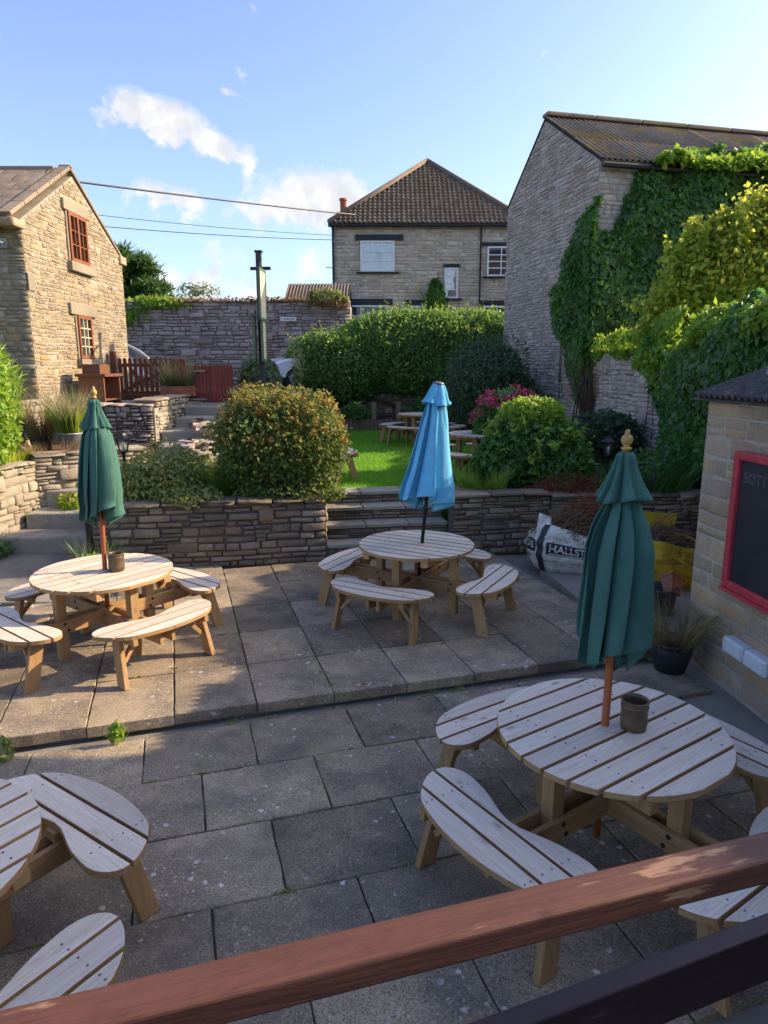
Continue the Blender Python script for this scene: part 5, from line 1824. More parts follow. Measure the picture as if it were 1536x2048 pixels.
MB().add([(-.105, -.08, .175), (.105, -.08, .175), (.105, .08, .175), (-.105, .08, .175), (-.105, -.08, .20), (.105, -.08, .20), (.105, .08, .20), (-.105, .08, .20)], [(0, 1, 5, 4), (1, 2, 6, 5), (2, 3, 7, 6), (3, 0, 4, 7)]).build('rim', 'terracotta', tp)
tp.rotation_euler = (R(-35), R(30), R(20))
tb = empty('tub', 'dark plastic tub beneath the tipped terracotta pot', 'tub', (2.86, 6.78, 0.145))
MB().lathe([(0.12, 0), (0.15, 0.02), (0.17, 0.26), (0.185, 0.27), (0.185, 0.29), (0.165, 0.29), (0.14, 0.04)], n=20).build('body', 'black_pot', tb, True)
bp_ = MB()
r_ = random.Random(5)
gx = [[(0.26 * (i / 6 - .5) + r_.uniform(-.02, .02), 0.2 * (j / 5 - .5) + r_.uniform(-.02, .02), 0.03 + r_.uniform(0, .09)) for i in range(7)] for j in range(6)]
bp_.add([p for row in gx for p in row], [(j * 7 + i, j * 7 + i + 1, (j + 1) * 7 + i + 1, (j + 1) * 7 + i) for j in range(5) for i in range(6)])
o = bp_.build('plastic_scrap', 'blue_plastic', None, True)
o.location = (2.56, 6.95, 0.147)
o.modifiers.new('thick', 'SOLIDIFY').thickness = 0.004
tag(o, 'crumpled scrap of bright blue plastic by the tub', 'plastic')

# ------------------------------------------------------------------ wooden cabinet, brick planter boxes by the gates
cb = empty('garden_cabinet', 'reddish wooden potting cabinet with a box on top by the cottage', 'cabinet', (-5.95, 14.6, 1.88))
for nm, c_, s_ in (('top', (0, 0, .62), (0.62, 0.95, 0.06)), ('side_panel', (0, -.42, .30), (0.52, 0.05, 0.59)), ('side_panel', (0, .42, .30), (0.52, 0.05, 0.59)), ('back_panel', (-.24, 0, .30), (0.03, 0.78, 0.58)), ('shelf', (0, 0, .12), (0.50, 0.78, 0.03))):
    bevel(MB().box(c_, s_).build(nm, 'cabinet_wood', cb), 0.006)
bxx = empty('wooden_box', 'small reddish wooden box on top of the potting cabinet', 'box', (-5.95, 14.45, 2.53))
for nm, c_, s_ in (('side', (0.17, 0, .09), (0.02, .5, .18)), ('side', (-.17, 0, .09), (0.02, .5, .18)), ('end', (0, .24, .09), (0.32, .02, .18)), ('end', (0, -.24, .09), (0.32, .02, .18)), ('lid', (0, 0, .185), (0.37, .52, .012))):
    MB().box(c_, s_).build(nm, 'cabinet_wood', bxx)


def planter(name, label, base, parts_, plants):
    o = empty(name, label, 'planter', base)
    for nm, mat, mb, sm in parts_:
        mb.build(nm, mat, o, sm)
    for nm, mat, me_ in plants:
        link(nm, me_, mat, o)
    return o


def lavender(n, rx, ry, h, seed, z=0.0, wd=0.006, lean=0.3):
    r_ = np.random.default_rng(seed)
    a = r_.uniform(0, 2 * PI, n)
    q = np.sqrt(r_.uniform(0, 1, n))
    P = np.stack([rx * q * np.cos(a), ry * q * np.sin(a), np.full(n, z)], 1)
    dirs = np.stack([np.cos(a) * q, np.sin(a) * q, np.zeros(n)], 1) * lean
    return blades_mesh('stems', P, h, wd, 0.26, seed, dirs)


planter('flower_trough', 'terracotta trough of tall lavender between the two gates', (-4.70, 15.9, 2.02),
        [('trough', 'terracotta', MB().box((0, 0, .11), (0.75, .26, .22)), False)],
        [('lavender', 'leaf_lavender', lavender(420, .26, .10, .62, 31, .18, .007, .25)), ('foliage', 'leaf_shrub', lavender(300, .3, .12, .35, 32, .18, .012, .4))])
planter('zinc_tub', 'grey zinc tub of lavender at the foot of the cottage', (-5.55, 12.15, 1.22),
        [('tub', 'zinc', MB().lathe([(0.15, 0), (0.17, .01), (0.21, .28), (0.225, .29), (0.225, .31), (0.19, .31)], n=20), True)],
        [('lavender', 'leaf_lavender', lavender(700, .17, .17, .75, 33, .28, .007, .30)), ('foliage', 'leaf_bright', lavender(420, .19, .19, .45, 34, .28, .012, .35))])
planter('zinc_tub', 'second tub of pink lavender nearer the cottage corner', (-6.1, 12.2, 1.22),
        [('tub', 'black_pot', MB().lathe([(0.14, 0), (0.16, .01), (0.20, .22), (0.21, .24), (0.18, .24)], n=18), True)],
        [('lavender', 'leaf_lavender', lavender(420, .2, .2, .7, 35, .2, .007, .35)), ('dry_flowers', 'leaf_dry', lavender(160, .2, .2, .8, 36, .2, .008, .35))])
planter('black_planter', 'big round black plant pot of straggly lavender by the shed', (2.56, 5.72, 0.0),
        [('pot', 'black_pot', MB().lathe([(0.115, 0), (0.13, .01), (0.16, .12), (0.185, .235), (0.178, .245), (0.195, .255), (0.198, .285), (0.19, .29), (0.172, .285), (0.165, .24)], n=28), True), ('soil', 'soil', MB().tube([(0, 0, .2), (0, 0, .262)], .165, 20), False)],
        [('lavender', 'leaf_lavender', lavender(620, .19, .19, .40, 37, .24, .004, .75)), ('stems', 'leaf_dry', lavender(380, .18, .18, .44, 38, .24, .0035, .9))])
planter('low_planter', 'shallow stone bowl of leafy plants beside the mossy steps', (-3.55, 8.15, UZ),
        [('bowl', 'stone_step', MB().lathe([(0.2, 0), (0.24, .02), (0.30, .12), (0.31, .14), (0.26, .14), (0.22, .08)], n=22), True)],
        [('foliage', 'leaf_bright', leaves_mesh('foliage', *blob(500, (0, 0, .16), (.24, .24, .12), 41, .3, zmin=-.1), .07, .025)), ('stems', 'leaf_shrub', lavender(140, .2, .2, .38, 42, .12, .012, .3))])

# ------------------------------------------------------------------ parked cars on the road


def make_car():
    root = empty('parked_car', 'x', 'car')
    side = [(-1.95, 0.35), (-2.0, 0.62), (-1.90, 0.80), (-1.55, 0.90), (-0.95, 0.98), (-0.25, 1.40), (0.35, 1.50), (1.15, 1.46), (1.65, 1.20), (1.90, 0.98), (1.98, 0.70), (1.95, 0.35)]
    W_ = 0.86
    rows = []
    for f, k in ((-1.0, 0.0), (-0.93, 0.0), (0.93, 0.0), (1.0, 0.0)):
        row = []
        for x, z in side:
            tum = max(0, z - 0.95) * 0.42
            y = f * (W_ - (tum if abs(f) > .5 else 0))
            xx, zz = x, z
            if abs(f) == 1.0:
                zz = z - 0.03 if z > .5 else z
                xx = x * 0.985
            row.append((xx, y, zz))
        rows.append(row)
    mb = MB()
    n = len(side)
    mb.add([p for r_ in rows for p in r_], [(j * n + i, j * n + (i + 1) % n, (j + 1) * n + (i + 1) % n, (j + 1) * n + i) for j in range(3) for i in range(n)] + [tuple(range(n)), tuple(reversed(range(3 * n, 4 * n)))])
    bd = mb.build('body', 'car_white', root, False)
    bevel(bd, 0.05, 3)
    MB().add([(-0.90, -.66, 1.005), (-0.90, .66, 1.005), (-0.27, .56, 1.405), (-0.27, -.56, 1.405), (-0.92, -.66, 1.018), (-0.92, .66, 1.018), (-0.29, .56, 1.418), (-0.29, -.56, 1.418)], [(4, 7, 6, 5), (0, 1, 2, 3)]).build('windscreen', 'glass_dark', root)
    MB().add([(1.20, -.56, 1.45), (1.20, .56, 1.45), (1.66, .62, 1.21), (1.66, -.62, 1.21), (1.22, -.56, 1.462), (1.22, .56, 1.462), (1.68, .62, 1.222), (1.68, -.62, 1.222)], [(4, 7, 6, 5), (0, 1, 2, 3)]).build('rear_window', 'glass_dark', root)
    for s in (-1, 1):
        MB().add([(-0.70, s * .845, 1.0), (-0.2, s * .70, 1.36), (0.35, s * .665, 1.43), (0.40, s * .845, 1.0)], [(0, 1, 2, 3)]).build('side_window', 'glass_dark', root)
        MB().add([(0.48, s * .845, 1.0), (0.43, s * .665, 1.43), (1.1, s * .68, 1.39), (1.45, s * .80, 1.12), (1.45, s * .845, 1.0)], [(0, 1, 2, 3, 4)]).build('side_window', 'glass_dark', root)
        for x in (-1.25, 1.25):
            wl_ = MB().tube([(x, s * .70, .32), (x, s * .88, .32)], 0.32, 24).build('wheel', 'rubber', root)
            MB().tube([(x, s * .86, .32), (x, s * .89, .32)], 0.19, 18).build('rim', 'zinc', wl_)
        MB().box((1.93, s * .66, .86), (.08, .3, .16)).build('tail_light', 'red_lens', root)
        MB().box((-1.93, s * .62, .74), (.1, .34, .14)).build('headlight', 'glass_clear', root)
        MB().box((-0.62, s * .93, 1.02), (.1, .16, .11)).build('mirror', 'car_white', root)
    return root


car = make_car()
car.location = (-2.0, 22.6, 2.0)
car.rotation_euler = (0, 0, R(28))
tag(car, 'white car parked behind the end of the big hedge', 'car', 'cars parked along the road')
car2 = copy_tree(car)
car2.location = (-9.25, 21.6, 2.0)
car2.rotation_euler = (0, 0, R(20))
for ch_ in car2.children:
    if ch_.name.startswith(('body', 'mirror')):
        ch_.data = ch_.data.copy()
        ch_.data.materials[0] = M['car_grey']
tag(car2, 'silver car parked behind the brown gate, tail light showing', 'car', 'cars parked along the road')

# ------------------------------------------------------------------ vegetation


def noise2(x, y, seed, scale):
    """cheap smooth value noise"""
    r_ = np.random.default_rng(seed)
    g = r_.uniform(0, 1, (64, 64))
    x, y = np.asarray(x) * scale, np.asarray(y) * scale
    i, j = np.floor(x).astype(int), np.floor(y).astype(int)
    fx, fy = x - i, y - j
    fx, fy = fx * fx * (3 - 2 * fx), fy * fy * (3 - 2 * fy)
    a, b = g[i % 64, j % 64], g[(i + 1) % 64, j % 64]
    c_, d = g[i % 64, (j + 1) % 64], g[(i + 1) % 64, (j + 1) % 64]
    return (a * (1 - fx) + b * fx) * (1 - fy) + (c_ * (1 - fx) + d * fx) * fy


def climber(name, label, O, U, N, inside, box, n, L, W, mat, thick=0.25, seed=1, droop=0.6, lumps_=1.6, stems=8, group=None):
    """leaves over a wall face: inside(u, v) -> how far a point is within the plant (<=0 is outside)"""
    r_ = np.random.default_rng(seed)
    O, U, N = np.array(O, float), unit(np.array(U, float)), unit(np.array(N, float))
    u = r_.uniform(box[0], box[2], n)
    v = r_.uniform(box[1], box[3], n)
    k = inside(u, v) + 0.35 * (noise2(u, v, seed, 3.1) - 0.5)
    keep = k > 0
    u, v, k = u[keep], v[keep], k[keep]
    th = thick * (0.25 + 0.75 * noise2(u, v, seed + 1, lumps_)) * np.clip(k * 2.5, 0.15, 1)
    d = th * (1 - 0.55 * r_.uniform(0, 1, len(u)) ** 2)
    P = O + U * u[:, None] + np.array([0, 0, 1.0]) * v[:, None] + N * (d[:, None] + 0.02)
    base = Vector((float(P[:, 0].mean()), float(P[:, 1].mean()), float(P[:, 2].min())))
    o = empty(name, label, 'climber', base, group=group)
    gx = np.gradient(noise2(u, v, seed + 1, lumps_)) if False else 0
    NN = np.repeat((N + np.array([0, 0, 0.35]))[None], len(P), 0)
    link('foliage', leaves_mesh('foliage', P - np.array(base), NN, L, W, droop, 0.55), mat, o)
    mb = MB()
    for q in range(stems):
        i = r_.integers(len(P))
        x, y = u[i], v[i]
        pts = []
        for s in range(7):
            f = s / 6
            uu_ = x + (u.mean() - x) * 0.25 * (1 - f) + 0.15 * math.sin(5 * f + q)
            vv_ = box[1] + (y - box[1]) * f
            pts.append(Vector(O + U * uu_ + N * 0.03) + Vector((0, 0, vv_)) - base)
        mb.tube(pts, [0.010 - 0.001 * s for s in range(7)], 5)
    mb.build('stem', 'bark', o)
    return o


def sprigs(parent, blobs, n, L, mat, leaf=(0.06, 0.018), seed=5, upb=0.6, zmin=None, m=9):
    """young shoots that stand out of a bush's outline, each a line of small leaves"""
    r_ = np.random.default_rng(seed)
    og = np.array(org(parent))
    P = np.concatenate([q[0] for q in blobs]) - og
    N = np.concatenate([q[1] for q in blobs])
    if zmin is not None:
        k = P[:, 2] > zmin
        P, N = P[k], N[k]
    i = r_.integers(0, len(P), n)
    d = unit(N[i] + np.array([0, 0, upb]) + r_.normal(0, 0.35, (n, 3)))
    ln = L * r_.uniform(0.4, 1.3, (n, 1))
    f = np.linspace(0, 1, m)
    Q = (P[i][:, None] + d[:, None] * (ln[:, None] * f[None, :, None])).reshape(-1, 3)
    NN = np.repeat(d, m, 0) * 0.3 + np.array([0, 0, 0.8])
    o = link('sprig', leaves_mesh('sprig', Q, NN, leaf[0], leaf[1], -0.1, 0.7), mat, parent)
    o['kind'] = 'stuff'
    return o


# big clipped hedge
HB = []
for c_, r_, s_, n_ in (((1.15, 22.6, 3.02), (2.9, 1.3, 1.40), 61, 48000), ((2.7, 22.8, 3.15), (2.2, 1.3, 1.30), 62, 26000), ((-1.5, 22.1, 2.65), (1.55, 1.0, 1.15), 63, 20000), ((3.9, 22.4, 2.95), (1.3, 1.2, 1.25), 64, 12000), ((-2.35, 21.9, 2.5), (0.75, 0.8, 0.75), 65, 7000)):
    HB.append(blob(n_, c_, r_, s_, 0.11, 2.4, 0.28, nl=50))
hd, hf = bush('clipped_hedge', 'large dark green clipped hedge with a glowing top at the lawn end', 'hedge', (0.8, 22.3, 1.3), HB, 0.10, 0.030, 'leaf_hedge', 10, 0.09, spread=0.7, droop=-0.2)
sprigs(hd, HB, 700, 0.30, 'leaf_hedge', (0.09, 0.026), 67)
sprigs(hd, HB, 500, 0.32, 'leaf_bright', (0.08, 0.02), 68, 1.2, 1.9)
# young shoots standing up from the top of the hedge
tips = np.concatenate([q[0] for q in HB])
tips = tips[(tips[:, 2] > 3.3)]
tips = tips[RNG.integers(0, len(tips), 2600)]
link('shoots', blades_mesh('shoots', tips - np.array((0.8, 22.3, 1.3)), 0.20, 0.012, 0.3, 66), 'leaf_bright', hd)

bush('round_fuchsia', 'round clipped fuchsia bush with red flowers on the retaining wall', 'bush', (-1.46, 9.75, 0.86),
     [blob(30000, (-1.46, 9.78, 1.50), (0.82, 0.74, 0.76), 71, 0.12, 3.2, 0.42, nl=70), blob(2600, (-1.46, 9.78, 1.50), (0.88, 0.80, 0.83), 72, 0.22, 3.0, 0.12, nl=70), blob(2500, (-1.3, 9.2, 0.98), (0.75, 0.30, 0.14), 73, 0.2, 2.2, 0.4)], 0.058, 0.0165, 'leaf_fuchsia', 14, 0.022, spread=1.0, droop=0.15)
fz = bpy.data.objects['round_fuchsia']
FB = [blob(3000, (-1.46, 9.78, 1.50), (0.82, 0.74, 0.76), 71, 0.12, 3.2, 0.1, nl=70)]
sprigs(fz, FB, 420, 0.16, 'leaf_fuchsia', (0.055, 0.016), 75, 0.5)
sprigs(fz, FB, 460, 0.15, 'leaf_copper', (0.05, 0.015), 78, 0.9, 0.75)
P_, N_ = blob(150, (0, 0.03, 0.64), (0.84, 0.76, 0.78), 74, 0.12, 3.2, 0.10)
link('flowers', leaves_mesh('flowers', P_, N_, 0.045, 0.012, 1.5, 0.6), 'red_petal', fz)['kind'] = 'stuff'

bush('grey_shrub', 'loose grey-green shrub in front of the hedge by the barn', 'shrub', (2.75, 18.0, 0.85),
     [blob(15000, (2.75, 18.0, 2.0), (1.05, 0.9, 1.22), 81, 0.16, 2.2, 0.40), blob(5000, (3.3, 17.7, 1.6), (0.7, 0.7, 0.9), 82, 0.2, 2.0, 0.4), blob(900, (2.75, 18.0, 2.1), (1.2, 1.0, 1.35), 83, 0.2, 2.2, 0.1)], 0.12, 0.016, 'leaf_shrub', 14, 0.03, droop=-0.35, spread=0.9)
sprigs(bpy.data.objects['grey_shrub'], [blob(2000, (2.75, 18.0, 2.0), (1.05, 0.9, 1.22), 81, 0.16, 2.2, 0.1)], 260, 0.35, 'leaf_shrub', (0.11, 0.014), 77, 0.9)
bush('leafy_shrub', 'bright leafy shrub with yellow-green tips beside the blue parasol', 'shrub', (2.3, 10.6, 0.86),
     [blob(8500, (2.30, 10.6, 1.38), (0.72, 0.55, 0.62), 84, 0.16, 2.0, 0.45), blob(3200, (1.85, 10.5, 1.2), (0.50, 0.45, 0.46), 85, 0.2, 2, 0.4), blob(2600, (2.75, 10.4, 1.15), (0.45, 0.4, 0.42), 86, 0.2, 2, 0.4), blob(1500, (2.2, 10.7, 1.75), (0.5, 0.4, 0.35), 87, 0.3, 2, 0.4)], 0.085, 0.024, 'leaf_ivy', 14, 0.014, droop=0.2, spread=0.8)
lsh = [o for o in bpy.data.objects if o.name.startswith('leafy_shrub')][0]
P_, N_ = blob(1300, (-.05, 0.05, 0.90), (0.52, 0.45, 0.42), 88, 0.3, 2, 0.1, zmin=0.1)
link('young_leaves', leaves_mesh('young_leaves', P_, N_, 0.08, 0.022, -0.3, 0.7), 'leaf_bright', lsh)
sprigs(lsh, [blob(2000, (2.30, 10.6, 1.38), (0.72, 0.55, 0.62), 84, 0.16, 2.0, 0.2)], 160, 0.24, 'leaf_bright', (0.085, 0.022), 76, 0.8)
hy, _ = bush('hydrangea', 'hydrangea with deep pink flower heads behind the leafy shrub', 'shrub', (2.15, 11.9, 0.85),
             [blob(4200, (2.15, 11.9, 1.66), (0.58, 0.5, 0.64), 89, 0.15, 2, 0.4)], 0.11, 0.035, 'leaf_ivy', 8, 0.014)
for k in range(36):
    d = Vector((random.uniform(-1, 1), random.uniform(-1, .4), random.uniform(0.1, 1))).normalized()
    c_ = Vector((d.x * 0.62, d.y * 0.54, 0.84 + d.z * 0.64))
    P_, N_ = blob(70, tuple(c_), (0.085, 0.085, 0.06), 900 + k, 0.1, 2, 0.15)
    link('flower_head', leaves_mesh('flower_head', P_, N_, 0.03, 0.014, 0, 0.6), 'magenta_petal', hy)
bush('dark_shrub', 'low dark shrub at the foot of the wire obelisk', 'shrub', (4.1, 13.0, 0.86),
     [blob(5200, (4.1, 13.0, 1.28), (0.75, 0.6, 0.55), 90, 0.15, 2, 0.4)], 0.10, 0.03, 'leaf_shrub', 8, 0.015)
bush('post_shrub', 'variegated evergreen shrub at the foot of the sign post', 'shrub', (-3.05, 17.6, 1.5),
     [blob(9000, (-3.18, 17.8, 2.12), (0.50, 0.5, 0.78), 91, 0.08, 2.8, 0.3)], 0.085, 0.03, 'leaf_greygreen', 6, 0.02)
bush('tree_lupin', 'pale twiggy plant rising beside the sign post', 'shrub', (-2.3, 18.5, 1.9),
     [blob(260, (-2.3, 18.5, 2.75), (0.22, 0.22, 0.85), 92, 0.2, 2, 0.6)], 0.10, 0.012, 'leaf_lavender', 9, 0.010)
bush('pale_shrub', 'pale yellow-green leafy shrub spilling over the retaining wall', 'plant', (-2.95, 9.2, 0.86),
     [blob(5200, (-3.0, 9.3, 1.12), (0.60, 0.5, 0.48), 93, 0.3, 2, 0.5, nl=40), blob(1800, (-2.6, 8.95, 0.95), (0.45, 0.32, 0.18), 94, 0.2, 2, 0.45), blob(1600, (-3.45, 9.1, 1.1), (0.32, 0.36, 0.34), 95, 0.2, 2, 0.45)], 0.050, 0.017, 'leaf_sedum', 8, 0.010, droop=-0.2, spread=0.8)
bush('creeper', 'sunlit green creeper at the edge of the photo below the cottage', 'shrub', (-5.85, 10.2, 1.2),
     [blob(5200, (-6.0, 10.1, 1.75), (0.55, 0.6, 0.75), 96, 0.2, 2, 0.4), blob(2800, (-5.75, 9.4, 1.38), (0.40, 0.5, 0.34), 97, 0.2, 2, 0.4), blob(1500, (-6.1, 10.6, 2.45), (0.35, 0.4, 0.45), 98, 0.3, 2, 0.4)], 0.085, 0.03, 'leaf_bright', 9, 0.014)
bush('verbascum', 'spiky yellow-green plant against the shaded cottage wall', 'plant', (-6.75, 11.9, 1.2),
     [blob(1800, (-6.7, 11.9, 2.35), (0.42, 0.4, 0.75), 99, 0.3, 2, 0.5)], 0.20, 0.012, 'leaf_bright', 7, 0.014, droop=-0.2)


def tuft(name, label, base, n, rx, ry, h, wd, mat, seed, lean=0.4, cat='plant', extra=None):
    o = empty(name, label, cat, base)
    link('blades', lavender(n, rx, ry, h, seed, 0, wd, lean), mat, o)
    if extra:
        link('leaves', leaves_mesh('leaves', *blob(extra[0], (0, 0, extra[1]), (rx, ry, extra[1]), seed + 1, 0.3, zmin=-.3), extra[2], extra[3]), extra[4], o)
    return o


tuft('grass_clump', 'long green grass spilling over the wall beside the fuchsia', (-2.45, 9.55, 0.86), 1300, 0.42, 0.35, 0.62, 0.006, 'grass_long', 111, 0.35)
tuft('grass_clump', 'tall lit grass between the path stones and the fuchsia', (-2.75, 11.2, 0.84), 900, 0.40, 0.7, 0.34, 0.006, 'grass_long', 112, 0.3)
tuft('grass_clump', 'yellow-green grass at the foot of the leafy shrub', (1.45, 9.95, 0.87), 900, 0.33, 0.28, 0.36, 0.006, 'grass_long', 113, 0.4)
tuft('grass_clump', 'weedy grass between the lantern and the leafy shrub', (3.0, 10.1, 0.87), 700, 0.5, 0.3, 0.26, 0.006, 'grass_long', 114, 0.5)
tuft('dry_grass', 'straw-coloured grass on top of the pale wall by the tubs', (-5.25, 10.75, 1.24), 500, 0.35, 0.3, 0.28, 0.005, 'leaf_dry', 115, 0.5)
tuft('dry_grass', 'rusty dry grass on top of the pale wall at the photo edge', (-5.75, 10.3, 1.24), 420, 0.3, 0.5, 0.22, 0.005, 'leaf_yellow', 116, 0.5)
tuft('wall_weed', 'yellow-green weed growing on the mossy steps', (-4.75, 10.3, 0.55), 180, 0.22, 0.2, 0.16, 0.01, 'leaf_bright', 117, 0.7, extra=(220, .12, .06, .022, 'leaf_yellow'))
tuft('wall_weed', 'ferny weeds along the foot of the pale wall', (-5.35, 9.1, UZ), 260, 0.16, 0.7, 0.12, 0.01, 'leaf_shrub', 118, 0.7, extra=(420, .10, .06, .02, 'leaf_ivy'))
tuft('wall_weed', 'dark weeds in the corner of the patio at the photo edge', (-5.4, 8.0, UZ), 200, 0.2, 0.4, 0.2, 0.01, 'leaf_shrub', 119, 0.6, extra=(360, .14, .06, .022, 'leaf_ivy'))
tuft('kerb_weed', 'small leafy weed growing from the kerb of the raised patio', (-1.93, 4.50, 0.0), 30, 0.04, 0.03, 0.10, 0.006, 'leaf_bright', 120, 0.8, extra=(150, .075, .035, .013, 'leaf_bright'))
tuft('kerb_weed', 'small leafy weed at the kerb by the edge of the photo', (-2.62, 4.28, 0.0), 30, 0.05, 0.04, 0.09, 0.006, 'leaf_bright', 121, 0.8, extra=(130, .075, .035, .013, 'leaf_sedum'))
bk = empty('bracken_heap', 'reddish heap of dead bracken behind the big green parasol', 'bracken', (2.75, 9.95, 0.87))
twig_heap(bk, 'dead_bracken', 'twig_rust', (0, 0, 0.02), 0.6, 0.3, 520, 0.32, 122, 0.22, 0.004)
tuft('bed_plant', 'low green plants at the foot of the ivy behind the shed', (3.9, 10.0, 0.87), 600, 0.6, 0.4, 0.4, 0.010, 'leaf_ivy', 123, 0.5, extra=(900, .3, .07, .022, 'leaf_ivy'))
tuft('bed_plant', 'small shrub growing against the picket fence', (-0.85, 20.7, 0.85), 200, 0.4, 0.3, 0.6, 0.02, 'leaf_ivy', 124, 0.4, extra=(900, .42, .09, .03, 'leaf_ivy'))
tuft('bed_plant', 'leafy plants behind the far picnic table by the fence', (1.6, 20.9, 0.95), 200, 0.8, 0.3, 0.5, 0.02, 'leaf_ivy', 125, 0.4, extra=(1400, .45, .09, .03, 'leaf_ivy'))
tuft('wall_weed', 'ragged plants on the crest of the roadside wall', (-5.2, 25.25, 4.9), 900, 3.6, 0.2, 0.22, 0.02, 'leaf_dry', 126, 0.3, extra=(700, .08, .12, .03, 'leaf_dry'))
tuft('wall_weed', 'tangled creeper hanging on the wall beside the hedge', (-2.0, 24.9, 4.75), 160, 0.7, 0.15, 0.3, 0.02, 'leaf_dry', 127, 0.3, extra=(700, .28, .12, .03, 'leaf_sedum'))
tuft('window_creeper', 'green creeper growing up between the house windows', (2.15, 29.85, 4.6), 200, 0.3, 0.1, 1.2, 0.04, 'leaf_ivy', 128, 0.1, extra=(900, .85, .14, .045, 'leaf_ivy'))

# conifer and shrub behind the cottage
cf = empty('conifer', 'dark spreading conifer behind the cottage', 'tree', (-11.0, 29.5, 2.0))
mb = MB()
mb.tube([(0, 0, 0), (0.1, 0, 2.2), (0.0, 0, 5.0)], [0.25, 0.18, 0.05], 8)
CP, CN = [], []
for k in range(64):
    a, z = random.uniform(0, 2 * PI), random.uniform(1.9, 4.9)
    L_ = (1.0 - (z - 1.8) / 6.0) * 2.6
    tip = Vector((math.cos(a) * L_, math.sin(a) * L_ * .8, z + 0.35))
    branch_set(mb, (0, 0, z - .3), [tip], 0.05, 0.01)
    for q in range(9):
        f = random.uniform(.35, 1.0)
        b_ = blob(60, tuple(Vector((0, 0, z - .3)).lerp(tip, f)), (0.42, 0.42, 0.24), 2000 + k * 9 + q, 0.3, 2, 0.8)
        CP.append(b_[0])
        CN.append(b_[1])
link('crown', leaves_mesh('crown', np.concatenate(CP), np.concatenate(CN), 0.30, 0.026, -0.3, 0.7), 'leaf_conifer', cf)
mb.build('trunk', 'bark', cf)
bush('laurel', 'bright shrub on the wall top beside the cottage', 'shrub', (-9.1, 25.9, 2.0),
     [blob(5000, (-9.3, 25.8, 4.5), (1.5, 0.9, 0.55), 131, 0.2, 2, 0.4), blob(3200, (-8.0, 25.7, 4.85), (1.2, 0.8, 0.28), 132, 0.3, 2, 0.4)], 0.14, 0.045, 'leaf_bright', 6, 0.05)
bush('distant_tree', 'thin pale tree showing above the roadside wall', 'tree', (-11.5, 44, 2.0),
     [blob(420, (-11.6, 44, 7.3), (1.7, 1.0, 0.55), 133, 0.5, 2, 0.9)], 0.24, 0.05, 'leaf_greygreen', 14, 0.04, crown='crown')

# ivy on the barn: gable corner and long side
bdn, brn = np.array(BD), np.array(BR)


def ivy_gable(u, v):
    # u from the near corner along the gable, v = height; the outline bulges towards the far side
    edge = np.interp(v, [1.9, 2.6, 3.1, 3.7, 4.3, 5.4, 6.0, 6.3], [0.2, 0.75, 1.05, 1.70, 1.80, 1.15, 0.66, 0.0])
    return (edge - u) * 0.9


climber('barn_ivy', 'glossy green ivy wrapped round the corner of the barn gable', BN, BD, -BR, ivy_gable, (-0.25, 1.9, 2.1, 6.4), 28000, 0.10, 0.042, 'leaf_ivy', 0.38, 141, 0.7)


def ivy_side(u, v):
    low = np.interp(u, [0, 0.12, 0.45, 0.62, 0.95, 1.3, 1.7, 2.2, 9], [5.9, 5.75, 5.7, 6.2, 6.9, 7.15, 7.0, 7.5, 8.2])
    return np.minimum(low - v, 1.0)


climber('barn_ivy', 'dark ivy covering the long side of the barn up to the gutter', BN, BR, -BD, ivy_side, (-0.15, 2.4, 8.5, 7.9), 80000, 0.115, 0.048, 'leaf_ivy', 0.40, 142, 0.7, lumps_=1.1)
# ivy spilling over the barn roof
sl_dir = (up_b - lo_b).normalized()


def ivy_roof(u, v):
    top = np.interp(u, [0, 1.4, 1.9, 2.5, 3.4, 4.2, 5.2, 9], [-0.3, -0.1, 0.45, 0.55, 0.60, 0.95, 1.3, 1.5])
    return (top - v) * 1.2


r_ = np.random.default_rng(143)
u_ = r_.uniform(1.3, 9.0, 26000)
v_ = r_.uniform(-0.35, 1.7, 26000)
k_ = ivy_roof(u_, v_) + 0.35 * (noise2(u_, v_, 143, 2.2) - .5)
u_, v_, k_ = u_[k_ > 0], v_[k_ > 0], k_[k_ > 0]
h_ = 0.10 + 0.45 * noise2(u_, v_, 144, 1.3) * np.clip(k_ * 2, .2, 1)
h_ = h_ * (1 - 0.6 * r_.uniform(0, 1, len(u_)) ** 2)
P_ = np.array(lo_b) + brn * u_[:, None] + np.array(sl_dir) * v_[:, None] + np.array([0, -0.25, 0.95]) * h_[:, None]
rv = empty('roof_ivy', 'ivy spilling over the corrugated barn roof, lit along its crest', 'climber', tuple(P_.mean(0)))
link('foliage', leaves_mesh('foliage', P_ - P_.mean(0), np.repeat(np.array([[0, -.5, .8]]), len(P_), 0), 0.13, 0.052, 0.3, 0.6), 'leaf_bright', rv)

# garden wall: bright creeper along the top, curtain of ivy nearer the shed
gw = np.array((4.86, 16.4, 0)), np.array((0.0285, -0.9996, 0)), np.array((-1.0, -0.03, 0))


def creeper_top(u, v):
    low = np.interp(u, [0, 0.5, 1.5, 2.6, 3.3, 4.0, 4.6], [3.0, 2.92, 2.95, 2.88, 2.95, 2.6, 1.8])
    hi = np.interp(u, [0, 0.8, 2, 3.2, 4.6], [3.2, 3.35, 3.4, 3.5, 3.6])
    return np.minimum(v - low, hi - v) * 1.5


climber('wall_creeper', 'bright yellow-green creeper hanging over the top of the garden wall', *gw, creeper_top, (-0.2, 1.3, 4.8, 3.7), 18000, 0.085, 0.030, 'leaf_bright', 0.40, 145, 0.5, stems=2)


